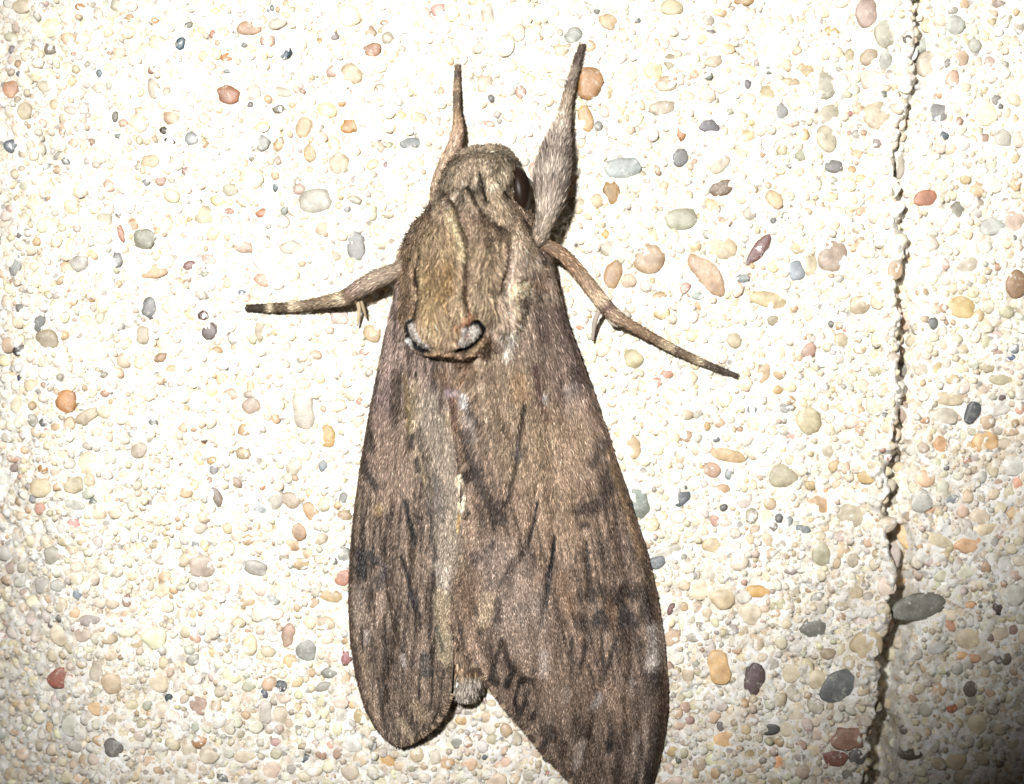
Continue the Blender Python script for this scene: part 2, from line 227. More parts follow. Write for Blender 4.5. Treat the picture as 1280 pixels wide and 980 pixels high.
# ------------------------------------------------------------------ pebbles
# x y rx ry clockwise-turn colour, measured in the photograph (px)
PEB = """
26 7 12 9 0 d8c9a8;100 9 7 5 20 d09a60;114 6 6 5 0 cfc6b0;146 6 9 7 0 d6cfb8;161 21 6 4 0 e8b878;193 25 6 4 0 eab070;226 55 6 9 25 5a7888;236 31 6 4 -20 a8a898
312 35 15 9 0 cfa67a;266 43 4 6 0 e0a080;284 72 9 6 0 e8a050;16 62 6 6 20 989090;41 53 4 4 0 c8c4b8;27 53 6 4 0 cdbfa8;63 62 8 8 40 a89c88;92 67 4 3 0 d8a890;136 67 4 5 0 e0c0a8
12 111 10 11 30 dba883;57 108 12 8 0 dcd0b4;30 137 10 12 -30 dfd0aa;23 92 3 4 0 607080;124 91 4 6 0 8898a0;189 88 5 4 0 d0a078;192 112 8 14 -15 e0d4ba;286 118 14 12 20 c88860
215 149 11 8 30 edcba8;205 163 6 5 0 504838;213 177 7 5 20 604838;144 146 4 7 0 989488;150 171 7 4 15 a8b0b0;154 154 6 5 0 e8c8a8;240 174 8 9 -40 c4c8c8;13 181 9 9 0 808890
188 202 11 8 0 e8d0a8;201 226 8 7 -20 e2b8a0;232 214 5 6 0 c8a090;77 161 4 10 0 e2c0a0;72 194 8 4 -50 c0c0b0;71 212 7 6 0 d8b898;285 89 6 3 0 a8b0b0;290 238 12 8 0 e0d8b8;314 195 5 8 -20 b8a890
345 29 13 7 -15 e0d4bc;398 23 6 6 0 cfa890;356 67 9 9 10 4c6474;465 62 12 9 -20 c89060;419 46 5 6 0 b0a0a0;400 51 4 4 0 d8b070;463 40 7 9 0 d8c0a0;485 47 8 8 0 dcd0b8;483 28 8 4 0 e0c0a0
415 88 9 8 0 e8c8b0;438 92 14 13 0 eed8b0;437 157 11 9 0 eaaa50;426 128 7 5 15 eeaa60;438 116 6 4 0 e8b898;348 136 8 6 0 989080;380 157 11 15 -10 e4c898;349 180 7 10 20 e6c898;388 191 8 12 0 eacb90
425 204 13 14 0 ecd8b4;533 98 14 16 0 f0e4c4;478 112 10 7 30 dcd0b0;350 114 15 6 15 ddd8c0;515 179 15 8 -5 98a0a0;523 170 6 6 0 c8c0a8;523 147 11 8 20 eed8b0;607 105 10 11 0 e8d4b4;473 184 9 8 0 eee0c4
328 178 10 9 -45 c8c8c0;345 232 4 7 15 8898a0;374 237 8 8 0 ead0c0;398 160 8 5 0 dccfb8;347 201 5 6 0 e0c8b0;482 206 3 5 20 c8a0a0;597 58 10 9 0 e4dcc0;610 20 8 18 -10 ecdcc4;340 10 3 5 0 909890;358 5 5 6 0 ecd4a8
717 42 11 12 0 b8bcb0;737 103 16 21 10 d39a55;732 148 9 17 -15 e6b878;747 157 7 7 -40 b0b0a8;760 27 12 10 20 efd0a0;797 25 4 4 0 98a0a0;838 77 9 10 0 d4c8a8;893 74 11 10 0 e2d0b0;890 42 9 6 20 a8a4a4
885 95 6 5 0 a8b0a8;833 105 14 10 -10 ecd4b0;841 104 6 9 30 dcc090;852 166 6 10 10 e49858;885 157 14 9 10 807c84;850 196 10 12 10 8c8c88;779 209 22 13 0 c0ccc8;764 240 10 15 -10 c8a060;901 234 18 10 -15 988068
840 9 14 10 0 eadcb0;960 120 10 13 10 e8d8a8;977 140 8 11 0 b8b8b4;961 86 9 6 0 a8b4a8;1005 87 12 12 0 e8cc98;988 102 12 5 10 e6d0a4;830 135 18 9 -10 eadac0;900 205 14 8 -40 ece0c4;978 187 8 8 -30 e2d4a8
1002 195 8 8 0 c8c8a8;930 1 12 6 0 e4bc80;885 25 8 8 0 e4dcc8;822 213 5 8 -20 eccca8;970 220 5 5 0 e8c0a0;803 218 6 5 0 d0c8a8
723 255 12 12 10 ecdcb8;852 273 19 14 0 ccccb0;902 308 21 16 25 f0dcb4;885 344 14 32 -38 e6c098;951 309 8 26 33 8c5c58;813 322 18 20 30 d8b890;766 343 11 18 20 d0a878;763 309 14 11 0 dcd4bc;757 292 5 6 0 ecbc60
994 310 16 8 5 ead4a0;984 270 9 6 10 a0a094;995 338 10 12 -20 b0bcc4;928 348 8 6 0 b0bab8;826 371 12 7 -10 e0c090;844 372 7 5 0 dccca8;876 382 9 5 5 e0b078;960 375 25 10 10 ecd4a0;792 449 12 12 0 e6d8a8
833 467 9 7 -15 efb090;822 478 7 7 -50 efb8a0;872 370 8 6 0 c0ccc0;967 401 9 7 10 c8bc98;970 487 10 6 0 e8c080;785 350 10 9 0 ecd0b0;907 277 9 5 10 e8c8a8;725 408 5 5 0 e8a880;766 465 5 7 0 e8d0a0
955 465 8 14 10 e8cca0;975 467 8 8 0 eccca0;918 425 9 10 0 e4d4b0;1013 332 8 13 0 ead8b0
166 282 8 10 20 eab488;152 292 4 11 -15 e0a080;181 298 14 13 0 b4b4a0;17 329 8 15 5 a4a8a4;100 329 12 10 -30 d4d0c4;147 325 6 9 0 b8bcbc;192 338 17 9 -8 eec490;238 332 9 6 -25 b88880;260 327 10 10 20 ead0bc
234 346 6 7 0 e8c8b8;187 386 10 14 5 989898;113 370 7 7 0 ecc080;25 385 6 7 -20 989490;49 400 7 15 20 888c88;60 424 15 12 20 bcac8c;23 437 9 9 0 686464;9 430 9 10 0 dcc0a0;22 472 3 5 0 485060;254 395 7 7 0 806058
262 414 9 11 20 847470;268 440 10 7 -20 e6bc88;201 447 9 6 -30 d0a880;324 412 6 15 0 d4c4a0;215 463 12 7 0 e8d0a0;254 270 14 13 20 e8d8b0;287 264 6 4 0 d8a088;305 308 13 8 10 eccab0;129 468 6 5 0 a8a490
155 450 10 10 -40 ead8b8;130 275 10 9 0 e0d8b8;46 302 6 6 0 ecc890;25 282 4 5 0 c8a898;179 419 8 11 0 dcccb0;250 368 12 7 20 d0c8b4;5 377 5 9 0 e0c8b0;183 248 6 4 0 c8c0a8;247 251 4 6 0 c8bca8;313 484 5 12 0 e4d0a0
329 266 10 6 -10 e29c70;445 307 11 19 -10 a8a8a4;403 285 10 12 0 ecd4b4;395 250 20 15 0 dcd8c8;328 350 12 8 20 eebfa0;363 310 14 9 0 ece0cc;463 265 8 11 0 ece4c4;444 250 10 5 20 ccc4b0;487 267 8 6 0 e4dcbc
420 317 8 11 20 e0d0b0;480 305 14 6 -15 e8dcc0;422 341 5 5 0 d0b0b0;302 365 5 3 0 8890a0;466 417 12 11 40 e4c490;455 440 6 5 0 e8b8a0;394 445 9 7 0 e8ccb0;425 397 11 9 0 eed4c8
315 507 12 11 -10 d8c0a8;314 493 10 5 0 d8c8b8;344 524 6 7 0 e8c090;306 538 9 9 10 ecc890;408 546 11 14 0 ecc070;255 550 4 4 0 806850;265 575 7 5 -30 ecc888;228 581 5 3 0 a09080;304 567 9 9 0 e0cca8
294 603 9 7 30 d0b8a0;271 620 6 14 -20 b0a090;328 608 4 5 0 eea870;363 625 12 9 35 d8c4a8;389 640 8 13 -40 e4bc88;373 664 9 11 -20 e0ba90;365 681 11 8 25 e0bc90;376 705 11 7 0 e4c898;310 675 7 7 0 e6c498
326 635 11 11 0 b8c4c8;404 582 5 8 20 a0a8ac;253 708 16 13 0 dcc8b4;355 696 6 9 0 c8bca4;430 695 10 10 0 b0b0a8;428 722 9 10 0 d89878;431 645 9 7 0 d8bc98;234 654 6 5 0 ecc890;193 681 7 5 -15 d8c098
192 528 6 4 20 a0a4a4;230 511 6 6 0 ecd8a0;243 536 6 4 -15 ecc8a0;345 625 9 13 30 d0c8b4;320 710 14 9 15 c8c4b8;368 580 11 13 0 ece0c8;380 512 13 24 -5 f4ead8
361 795 9 15 10 cca890;382 813 13 14 0 b8bab4;244 799 7 7 0 ecc0a0;433 822 7 9 0 c08080;412 841 10 7 0 b0b0a8;403 859 10 6 -20 c0bcb0;351 858 8 8 -30 606870;330 867 4 7 -30 687080;211 872 5 5 0 506068
250 927 10 8 -15 d0a070;346 928 8 6 0 c8a098;382 949 11 6 20 586470;300 919 7 7 0 c0b8a0;332 890 8 14 0 dcd4c8;350 893 10 10 0 e8d8c0;307 894 6 6 0 e0c098;414 745 14 8 10 e8cc98;405 780 14 9 0 ecd4b4
340 750 9 8 30 d4d8d4;415 930 6 6 0 e8b8a0;262 945 12 10 0 dcd0b8;305 945 14 7 0 e8d8bc
83 502 14 14 20 dc9c58;53 585 8 8 0 d49858;50 609 13 12 0 e8d8b0;93 605 13 11 0 ece0bc;12 573 9 6 0 e8c0a0;14 585 8 6 -30 b0a098;48 636 7 8 0 ecb8a0;38 624 5 5 0 a0a4a8;91 655 8 8 0 e4a8a0
63 695 11 12 20 b8b4a4;48 732 9 11 20 bcb8b0;71 733 9 8 0 dcdcd4;97 743 6 6 0 98a8b8;112 775 15 8 5 b8aca4;73 850 17 13 -10 9c5c48;139 855 13 14 -30 d8c0a0;122 887 13 8 10 e4c090;142 935 12 12 0 787470
103 794 10 9 20 d8c4b0;60 784 4 4 0 787878;110 520 18 8 -30 e4d4b4;174 562 11 10 -40 d8c8b0;6 713 8 8 0 c8b4a8;24 742 7 5 -20 b8a498;158 947 5 4 0 888480;90 935 11 9 -30 a8a49c;14 953 9 9 0 b8a490
183 955 13 8 0 c8ac90;101 830 7 7 0 dcc8a0;120 838 9 14 0 d0c4b0;136 800 10 6 -10 dcc8a4;94 630 13 7 20 e0e0d4
1083 15 13 20 0 d8bcac;1107 42 14 18 0 dcd8c0;1087 70 12 12 0 ccb898;1107 74 8 14 10 e0e4d8;1032 107 17 16 0 d4d0b8;1032 143 17 11 -20 d4ccb0;1040 40 10 7 30 f0c880;1061 71 7 10 10 e4d4ac;1033 174 12 17 -20 e2d8b8
1095 145 18 18 20 ecdcbc;1043 207 11 9 20 8c8884;1165 80 18 18 0 e8dcc4;1160 52 18 7 -35 d0d4c8;1133 50 6 6 0 807870;1195 30 12 12 0 d8dcd0;1203 72 10 9 20 e0c4a4;1220 55 8 10 0 d4d4c4;1239 76 7 7 0 ecd0c0
1258 25 11 8 -30 d4ccb4;1248 3 11 5 0 d0bcb0;1275 34 7 9 0 c8bca8;1207 4 6 7 0 ecc8a0;1177 116 5 6 0 ecb890;1173 140 14 11 0 a8a8a8;1182 169 6 5 20 707c84;1232 172 8 6 0 cca898;1158 247 14 10 -5 d08c68
1208 223 7 8 0 ecd4a0;1215 203 9 7 0 d8ccb8;1125 205 8 17 -5 d4ccb8;1065 212 5 5 0 eebf88;1255 172 11 11 0 dcd8c8;1153 103 8 7 0 d0d0cc;1097 178 7 7 0 b8a8a8;1233 111 6 6 0 e8d8b0;1186 78 4 6 20 b8b8b4;1063 142 4 4 0 d89088
1041 321 17 19 0 cbb49c;1200 262 11 11 0 a09c8c;1227 254 6 7 0 b0a490;1241 283 16 11 -15 e0e4dc;1269 275 14 14 0 ecd4c0;1273 355 13 18 0 b08c68;1203 384 18 14 5 eccf8c;1169 403 7 9 0 888c88;1135 468 8 17 0 98988c
1119 337 9 14 10 e4c4a0;1172 460 12 8 -20 ecd4a0;1075 380 12 12 0 dcc8a4;1057 411 4 4 0 d8a080;1031 483 6 6 0 a89c8c;1075 437 9 7 0 e8cc98;1053 425 10 9 0 e4d4b0;1250 443 7 5 0 ccac98;1267 446 5 4 0 5870a0
1270 435 6 7 0 a0acb0;1135 400 10 12 10 ecccb0;1150 410 8 9 0 d4ccb0;1145 426 10 8 0 d8ccac;1207 435 9 9 0 d8c8a4;1237 458 11 8 10 dcd0ac;1260 390 9 8 0 dcd8b0;1250 333 5 5 0 d8b090;1212 330 14 9 -15 e6dcc4
1115 448 8 9 0 e4d0bc;1095 463 9 8 0 dcd4b0;1155 365 8 7 0 e4cca4;1255 475 16 7 5 dcd4b0;1193 475 9 7 0 ead8a8;1230 487 10 6 0 e8d4c0;1251 418 7 6 0 e0c8c0;1073 287 8 8 0 e4d4b4;1099 300 8 11 0 e0d8bc
1012 525 16 18 0 e4d8ac;1026 627 16 17 15 d8b080;1065 645 18 15 10 d4c8ac;978 596 19 15 5 d2c8a8;1004 662 9 6 5 98a0a0;1025 692 12 15 10 ccc8a8;1083 596 12 8 0 e8c888;1032 565 13 11 -30 e0d4b8;1131 515 11 15 0 ccb4a4
1158 525 7 5 0 e0b088;1218 515 9 15 25 606468;1180 556 11 11 20 e0b080;1235 553 17 13 -10 e6bc80;1182 520 18 10 5 e8e0cc;1212 577 6 5 0 c89c84;1160 598 11 11 20 ecc8a0;1154 628 14 15 20 ccccc4;1182 612 9 11 0 dcdcc8
1193 625 10 6 -20 8c9498;1213 682 18 10 -12 d8a880;1175 675 18 8 25 dcd0b0;1137 670 11 18 -20 e6c48c;1235 662 15 8 -15 d8c0a0;1207 640 8 10 0 dcc0a8;1228 647 14 9 0 d8c8b0;1116 697 13 20 15 c8bcb0;1163 640 11 6 -35 dcb490
1155 560 8 7 0 d4c4ac;1122 572 8 10 10 bcb4a8;1270 583 14 12 0 dcdcd4;1276 606 6 9 0 dca080;1248 602 11 5 0 c8ac94;1253 510 14 9 -20 dcd8cc;1268 540 9 6 0 d8bc9c;1201 595 8 7 0 e0dcc8;1254 497 6 4 -10 807070
1124 625 7 10 0 b8b0a0;1258 555 9 8 0 d8c8b0;1278 513 6 6 0 d8a890;1190 498 18 9 0 ecdcb8;1110 572 5 5 0 cc8070;1212 715 14 9 0 d8c4ac;1153 718 7 8 0 c0ac9c;1067 700 8 10 0 d0c4ac;1255 705 16 12 0 dcccb0
1152 760 34 16 -12 686860;1196 768 15 10 0 b8a890;1190 785 11 8 25 a07860;1253 760 8 10 20 504848;1019 785 18 14 -20 787870;1083 808 20 20 -10 b0a080;1048 856 26 18 -40 5c6060;1060 922 21 15 5 806050;1045 948 15 10 0 704840
1070 946 10 10 0 585858;1174 812 12 8 -20 a0a09c;1021 747 10 6 -20 b8b8b0;1053 757 8 8 0 c8bca0;1068 740 12 10 0 c8b898;1216 863 9 10 0 605850;1194 887 7 7 0 a06040;1222 825 8 6 0 b08868;1216 758 8 5 0 b08860
1208 822 10 5 0 b89060;1035 817 10 8 0 b0a088;1252 824 6 8 0 706860;1262 825 6 8 20 686058;1242 799 5 5 0 706058;1271 790 6 9 0 806860;1215 800 14 14 0 b0a488;1255 793 12 9 0 b0a490;1238 820 14 9 -20 a8a090
1136 915 9 7 0 686058;1140 945 16 7 0 504c44;1100 925 9 9 0 9c7050;1022 850 12 12 20 c0b498;1133 728 10 9 0 c8ac80;1270 745 14 14 0 d0c4a8
903 748 16 14 -10 e8d4ac;949 740 16 8 5 e0b060;839 760 4 9 25 8c6860;841 796 11 12 20 dcc0a0;899 834 13 21 -12 dcb478;944 847 13 25 5 584848;964 911 12 8 0 484848;908 925 15 11 0 cca070;975 953 13 9 0 c08458
935 943 12 7 25 9c8c68;878 783 8 6 15 b0a898;929 790 7 7 0 d4c0a0;928 823 11 6 -10 e0d0a8;890 897 11 8 -15 c8ac90;861 900 7 6 0 a08078;849 905 9 8 0 dcc0a8;940 900 9 8 0 b8a898;860 867 7 7 0 d0d0b8
995 890 12 10 0 b8ac98;985 912 11 9 0 b0a890;878 938 7 6 0 c8ccb8;840 940 8 7 0 b8a070;870 760 10 8 0 e0ccb0;990 842 12 12 20 c8bca0
577 901 8 7 15 d8b880;570 927 7 12 -30 b0b0a8;585 928 6 8 0 d0a880;617 925 10 7 0 c8c0a0;632 913 8 9 0 d0b490;606 947 4 4 0 606870;633 956 15 12 0 dcb8a0;484 953 10 8 20 d8b070;603 875 5 4 0 d8a898;605 897 9 7 0 d8c0a0
790 558 11 15 -25 eacb9c;799 627 14 21 -10 98a498;850 620 13 14 15 788088;911 569 21 8 15 ecc890;889 587 11 9 25 e0b898;911 593 6 8 0 b8c0c0;903 611 10 6 0 ecc898;939 645 8 10 0 c0b8a0;967 658 5 6 0 b0a098
985 652 6 7 0 b8c0c0;984 500 10 6 0 e0b888;980 511 14 6 0 c0c0bc;940 512 6 6 0 9ca4a8;895 549 5 4 0 909498;857 546 8 8 0 e0bc98;884 533 4 6 0 ecc888;889 681 11 9 0 ecd8ac;960 695 14 6 -40 d8c4a8
989 714 8 5 0 a89890;858 518 8 8 0 eddcb8;820 703 12 8 -20 8c9498;833 690 18 8 -20 e8e4d4;800 597 6 6 0 eccca0
"""
def illum(x, y):      # flash irradiance at a spot (1 = white cement just reaches white); used only to read albedo off measured colours
    pos = np.array(FP); z = pos - np.array(FT); z /= np.linalg.norm(z)
    xa = np.array([math.cos(FANG), math.sin(FANG), 0]); xa = xa - z * (xa @ z); xa /= np.linalg.norm(xa); ya = np.cross(z, xa)
    d = np.array([(x - 640) / PX, (490 - y) / PX, 0]) - pos; r = np.linalg.norm(d); d /= r
    l = np.array([d @ xa / FSX, d @ ya / FSY, -(d @ z)]); l /= np.linalg.norm(l)
    t = min(max((l[2] - math.cos(FHALF)) / ((1 - math.cos(FHALF)) * FBL), 0), 1)
    return 8.14 * t * t * (3 - 2 * t) * -d[2] / r ** 2 * 1e4
stones = []
for tok in PEB.replace('\n', ';').split(';'):
    tok = tok.strip()
    if not tok: continue
    a = tok.split(); x, y, rx, ry, t = map(float, a[:5])
    k = illum(x, y)
    c = hexlin(a[5])
    c = c * 0.8 / max(k, 0.45)
    g = 0.55 * c.max() + 0.45 * c.mean(); c = np.maximum(g + (c - g) * 0.88, 0.01) * 0.96
    stones.append((x, y, rx * 1.08, ry * 1.08, math.radians(-t), np.clip(c, 0.015, 0.78), True))
# random ones fill the rest
X0, Y0, X1, Y1 = -300, -250, 1580, 1230
occ = np.zeros((Y1 - Y0, X1 - X0), bool)
yy, xx = np.mgrid[-40:41, -40:41]
def stamp(x, y, rx, ry, f):
    R = int(max(rx, ry)) + 1
    if R > 40: R = 40
    xi, yi = int(x) - X0, int(y) - Y0
    if xi - R < 0 or yi - R < 0 or xi + R + 1 > occ.shape[1] or yi + R + 1 > occ.shape[0]: return
    r = f * (rx + ry) / 2
    occ[yi - R:yi + R + 1, xi - R:xi + R + 1] |= (xx[40 - R:41 + R, 40 - R:41 + R] ** 2 + yy[40 - R:41 + R, 40 - R:41 + R] ** 2) < r * r
for s in stones: stamp(s[0], s[1], s[2], s[3], 1.0)
PAL = [('ddd2bb', 26), ('d8c9b0', 20), ('d6d2c8', 14), ('dacbbc', 10), ('e6e0d0', 26), ('c8b296', 6), ('bab6ac', 6), ('d6bc98', 4), ('7c7c7a', 1.0), ('bca090', 1.6), ('cfc9b8', 12), ('e2d6b8', 12)]
pal = np.array([hexlin(a) for a, b in PAL]); pw = np.array([b for a, b in PAL], float); pw /= pw.sum()
ring = [(math.cos(a), math.sin(a)) for a in np.linspace(0, 2 * math.pi, 8, endpoint=False)] + [(0, 0)]
def scatter(n, r0, r1, f, thin=0.0):
    out = []
    xs = rng.uniform(X0 + 45, X1 - 45, n); ys = rng.uniform(Y0 + 45, Y1 - 45, n)
    rr = r0 + (r1 - r0) * rng.random(n) ** 1.6
    bare = fbm(xs / 90, ys / 90, 41, 2)
    dens = np.where(bare > 0.76, 0.35, 1.0)
    keep = rng.random(n) < dens
    asp = rng.uniform(0.68, 1.0, n); ang = rng.uniform(0, math.pi, n); ci = rng.choice(len(pal), n, p=pw)
    for j in range(n):
        if not keep[j]: continue
        x, y, r = xs[j], ys[j], rr[j]
        ok = True
        for cx, cy in ring:
            if occ[int(y + cy * r * f) - Y0, int(x + cx * r * f) - X0]: ok = False; break
        if not ok: continue
        stamp(x, y, r, r, 0.97)
        if r > 9 and ci[j] in (6, 8): ci[j] = 0
        c = pal[ci[j]] * rng.uniform(0.8, 1.12) * (1 + rng.normal(0, 0.03, 3))
        out.append((x, y, r * 1.1, r * 1.1 * asp[j], ang[j], np.clip(c, 0.02, 0.74), False))
    return out
stones += scatter(900, 10, 15, 0.85)
stones += scatter(26000, 6, 10.5, 0.7)
small = scatter(70000, 3.8, 6.5, 0.66) + scatter(60000, 2.2, 3.8, 0.7)

# blob prototypes: faceted, rounded unit stones
import bmesh
def ico(sub):
    bm = bmesh.new(); bmesh.ops.create_icosphere(bm, subdivisions=sub, radius=1.0)
    v = np.array([w.co[:] for w in bm.verts]); f = np.array([[w.index for w in g.verts] for g in bm.faces]); bm.free()
    return v, f
def blob(v, seed):
    r = np.random.default_rng(seed)
    out = np.ones(len(v))
    for kk in range(9):
        n = r.normal(size=3); n /= np.linalg.norm(n); d = r.uniform(0.70, 0.97)
        c = v @ n
        out = np.minimum(out, np.where(c > 1e-3, d / np.maximum(c, 1e-3), 9))
    n2 = sum(r.normal(0, 0.042) * np.sin(v @ r.normal(size=3) * 2.8 + r.uniform(0, 6)) for _ in range(5))
    w = v * (0.45 * 0.93 + 0.55 * out + n2)[:, None]
    m = np.abs(w[:, :2]).max(0); w[:, :2] /= m
    w[:, 2] = np.where(w[:, 2] > 0, np.tanh(w[:, 2] * 1.9) * (0.72 + 0.2 * r.normal() * 0.4 * w[:, 0]), w[:, 2])
    return w
NP = 18
v2, f2 = ico(3); v1, f1 = ico(2); v0, f0 = ico(1)
proto2 = [mesh_np('pebble', blob(v2, 100 + q) , [f2]) for q in range(NP)]   # unit stone, u/v/h in mm
for me in proto2: me.materials.append(m_peb)

def stone_xform(s):
    x, y, rx, ry, t, c, hand = s
    u, v = (x - 640) / PX, (490 - y) / PX
    r = (rx + ry) / 2
    rz = (0.34 if hand else 0.27) * min(rx, ry) / PX + 0.07
    return u, v, rx / PX, ry / PX, rz, t
big = sorted(range(len(stones)), key=lambda j: -(stones[j][2] * stones[j][3] * (1.6 if stones[j][6] else 1.0)
                                               if -20 < stones[j][0] < 1300 and -20 < stones[j][1] < 1000 else 0))
as_obj = set(big[:300])
hu = np.array([(s[0] - 640) / PX for s in stones]); hv = np.array([(490 - s[1]) / PX for s in stones])
hh = (wall_h(hu, hv) + wall_h(hu + 0.4, hv) + wall_h(hu - 0.4, hv) + wall_h(hu, hv + 0.4) + wall_h(hu, hv - 0.4)) / 5
for j in range(len(stones)):          # long stones bridge the joint instead of sinking into it
    if stones[j][6] and stones[j][2] > 20:
        r_ = stones[j][2] / PX; hh[j] = max(hh[j], float(np.mean(wall_h(hu[j] + np.linspace(0.1, 0.8, 9) * r_, np.full(9, hv[j])))))
for j in big[:300]:
    s = stones[j]; u, v, rx, ry, rz, t = stone_xform(s)
    o = bpy.data.objects.new('pebble', proto2[int(rng.integers(NP))]); col.objects.link(o); o.parent = wall
    o.location = to_world(np.array([u, v, hh[j] - rz * rng.uniform(0.12, 0.36) + 0.04]))
    o.rotation_euler = (0, -t, 0)
    o.scale = (rx, rz * rng.uniform(0.9, 1.1), ry)
    o.color = (*s[5], 1)

def stone_mesh(name, lst, vb, fb, heights):
    n = len(lst); pr = [blob(vb, 300 + q) for q in range(24)]
    keepf = fb
    cut = []
    A = np.array([stone_xform(s) for s in lst]); C = np.array([s[5] for s in lst])
    ids = rng.integers(0, 24, n)
    base = np.stack([pr[q] for q in ids])                         # n, V, 3
    a = A[:, 5]; ca, sa = np.cos(a)[:, None], np.sin(a)[:, None]
    X = base[:, :, 0] * A[:, 2:3]; Y = base[:, :, 1] * A[:, 3:4]; Z = base[:, :, 2] * A[:, 4:5]
    sink = rng.uniform(0.1, 0.6, n) * A[:, 4]
    vv = np.stack([A[:, 0:1] + X * ca - Y * sa, A[:, 1:2] + X * sa + Y * ca, (heights - sink + 0.04)[:, None] + Z], -1)
    zc = vb[fb].mean(1)[:, 2]; fb = fb[zc > -0.45]
    ff = (fb[None] + (np.arange(n) * vb.shape[0])[:, None, None]).reshape(-1, 3)
    return mesh_np(name, vv.reshape(-1, 3), [ff], np.repeat(C, vb.shape[0], 0))
rest = [j for j in range(len(stones)) if j not in as_obj]
obj('gravel', stone_mesh('gravel', [stones[j] for j in rest], v1, f1, hh[rest]), m_grain, wall, 'stuff')
su = np.array([(s[0] - 640) / PX for s in small]); sv = np.array([(490 - s[1]) / PX for s in small])
obj('sand_grains', stone_mesh('sand_grains', small, v0, f0, wall_h(su, sv)), m_grain, wall, 'stuff')

# ------------------------------------------------------------------ the moth
def polydist(px, py, pts):
    d = np.full(px.shape, 1e9)
    pts = [tuple(map(float, q)) for q in pts]
    if len(pts) == 1: return np.hypot(px - pts[0][0], py - pts[0][1])
    for (ax, ay), (bx, by) in zip(pts[:-1], pts[1:]):
        L2 = (bx - ax) ** 2 + (by - ay) ** 2 + 1e-9
        t = np.clip(((px - ax) * (bx - ax) + (py - ay) * (by - ay)) / L2, 0, 1)
        d = np.minimum(d, np.hypot(px - ax - t * (bx - ax), py - ay - t * (by - ay)))
    return d
def strokes(px, py, colr, table, jit=2.2):
    jit = 1.5
    jx = px + jit * 2 * (fbm(px / 9, py / 16, 61, 2) - 0.5); jy = py + jit * 3 * (fbm(px / 9, py / 16, 65, 2) - 0.5)
    for pts, w, soft, c, st in table:
        P0 = np.array(pts, float)
        m = (px > P0[:, 0].min() - w - 4 * soft - 12) & (px < P0[:, 0].max() + w + 4 * soft + 12) & \
            (py > P0[:, 1].min() - w - 4 * soft - 12) & (py < P0[:, 1].max() + w + 4 * soft + 12)
        if not m.any(): continue
        d = polydist(jx[m], jy[m], pts)
        a = np.minimum(st * 1.15, 0.98) * (1 - ss(w * 0.5 - soft * 0.3, w * 0.5 + soft, d))
        colr[m] = colr[m] * (1 - a[:, None]) + hexlin(c) * a[:, None]
    return colr
DK, BK, BR, RD, PL, WH, GR, TN = '3a3330', '1c1a1a', '54453a', '5a3a2c', 'c4b096', 'e4dcd4', '9c9088', 'a48a68'
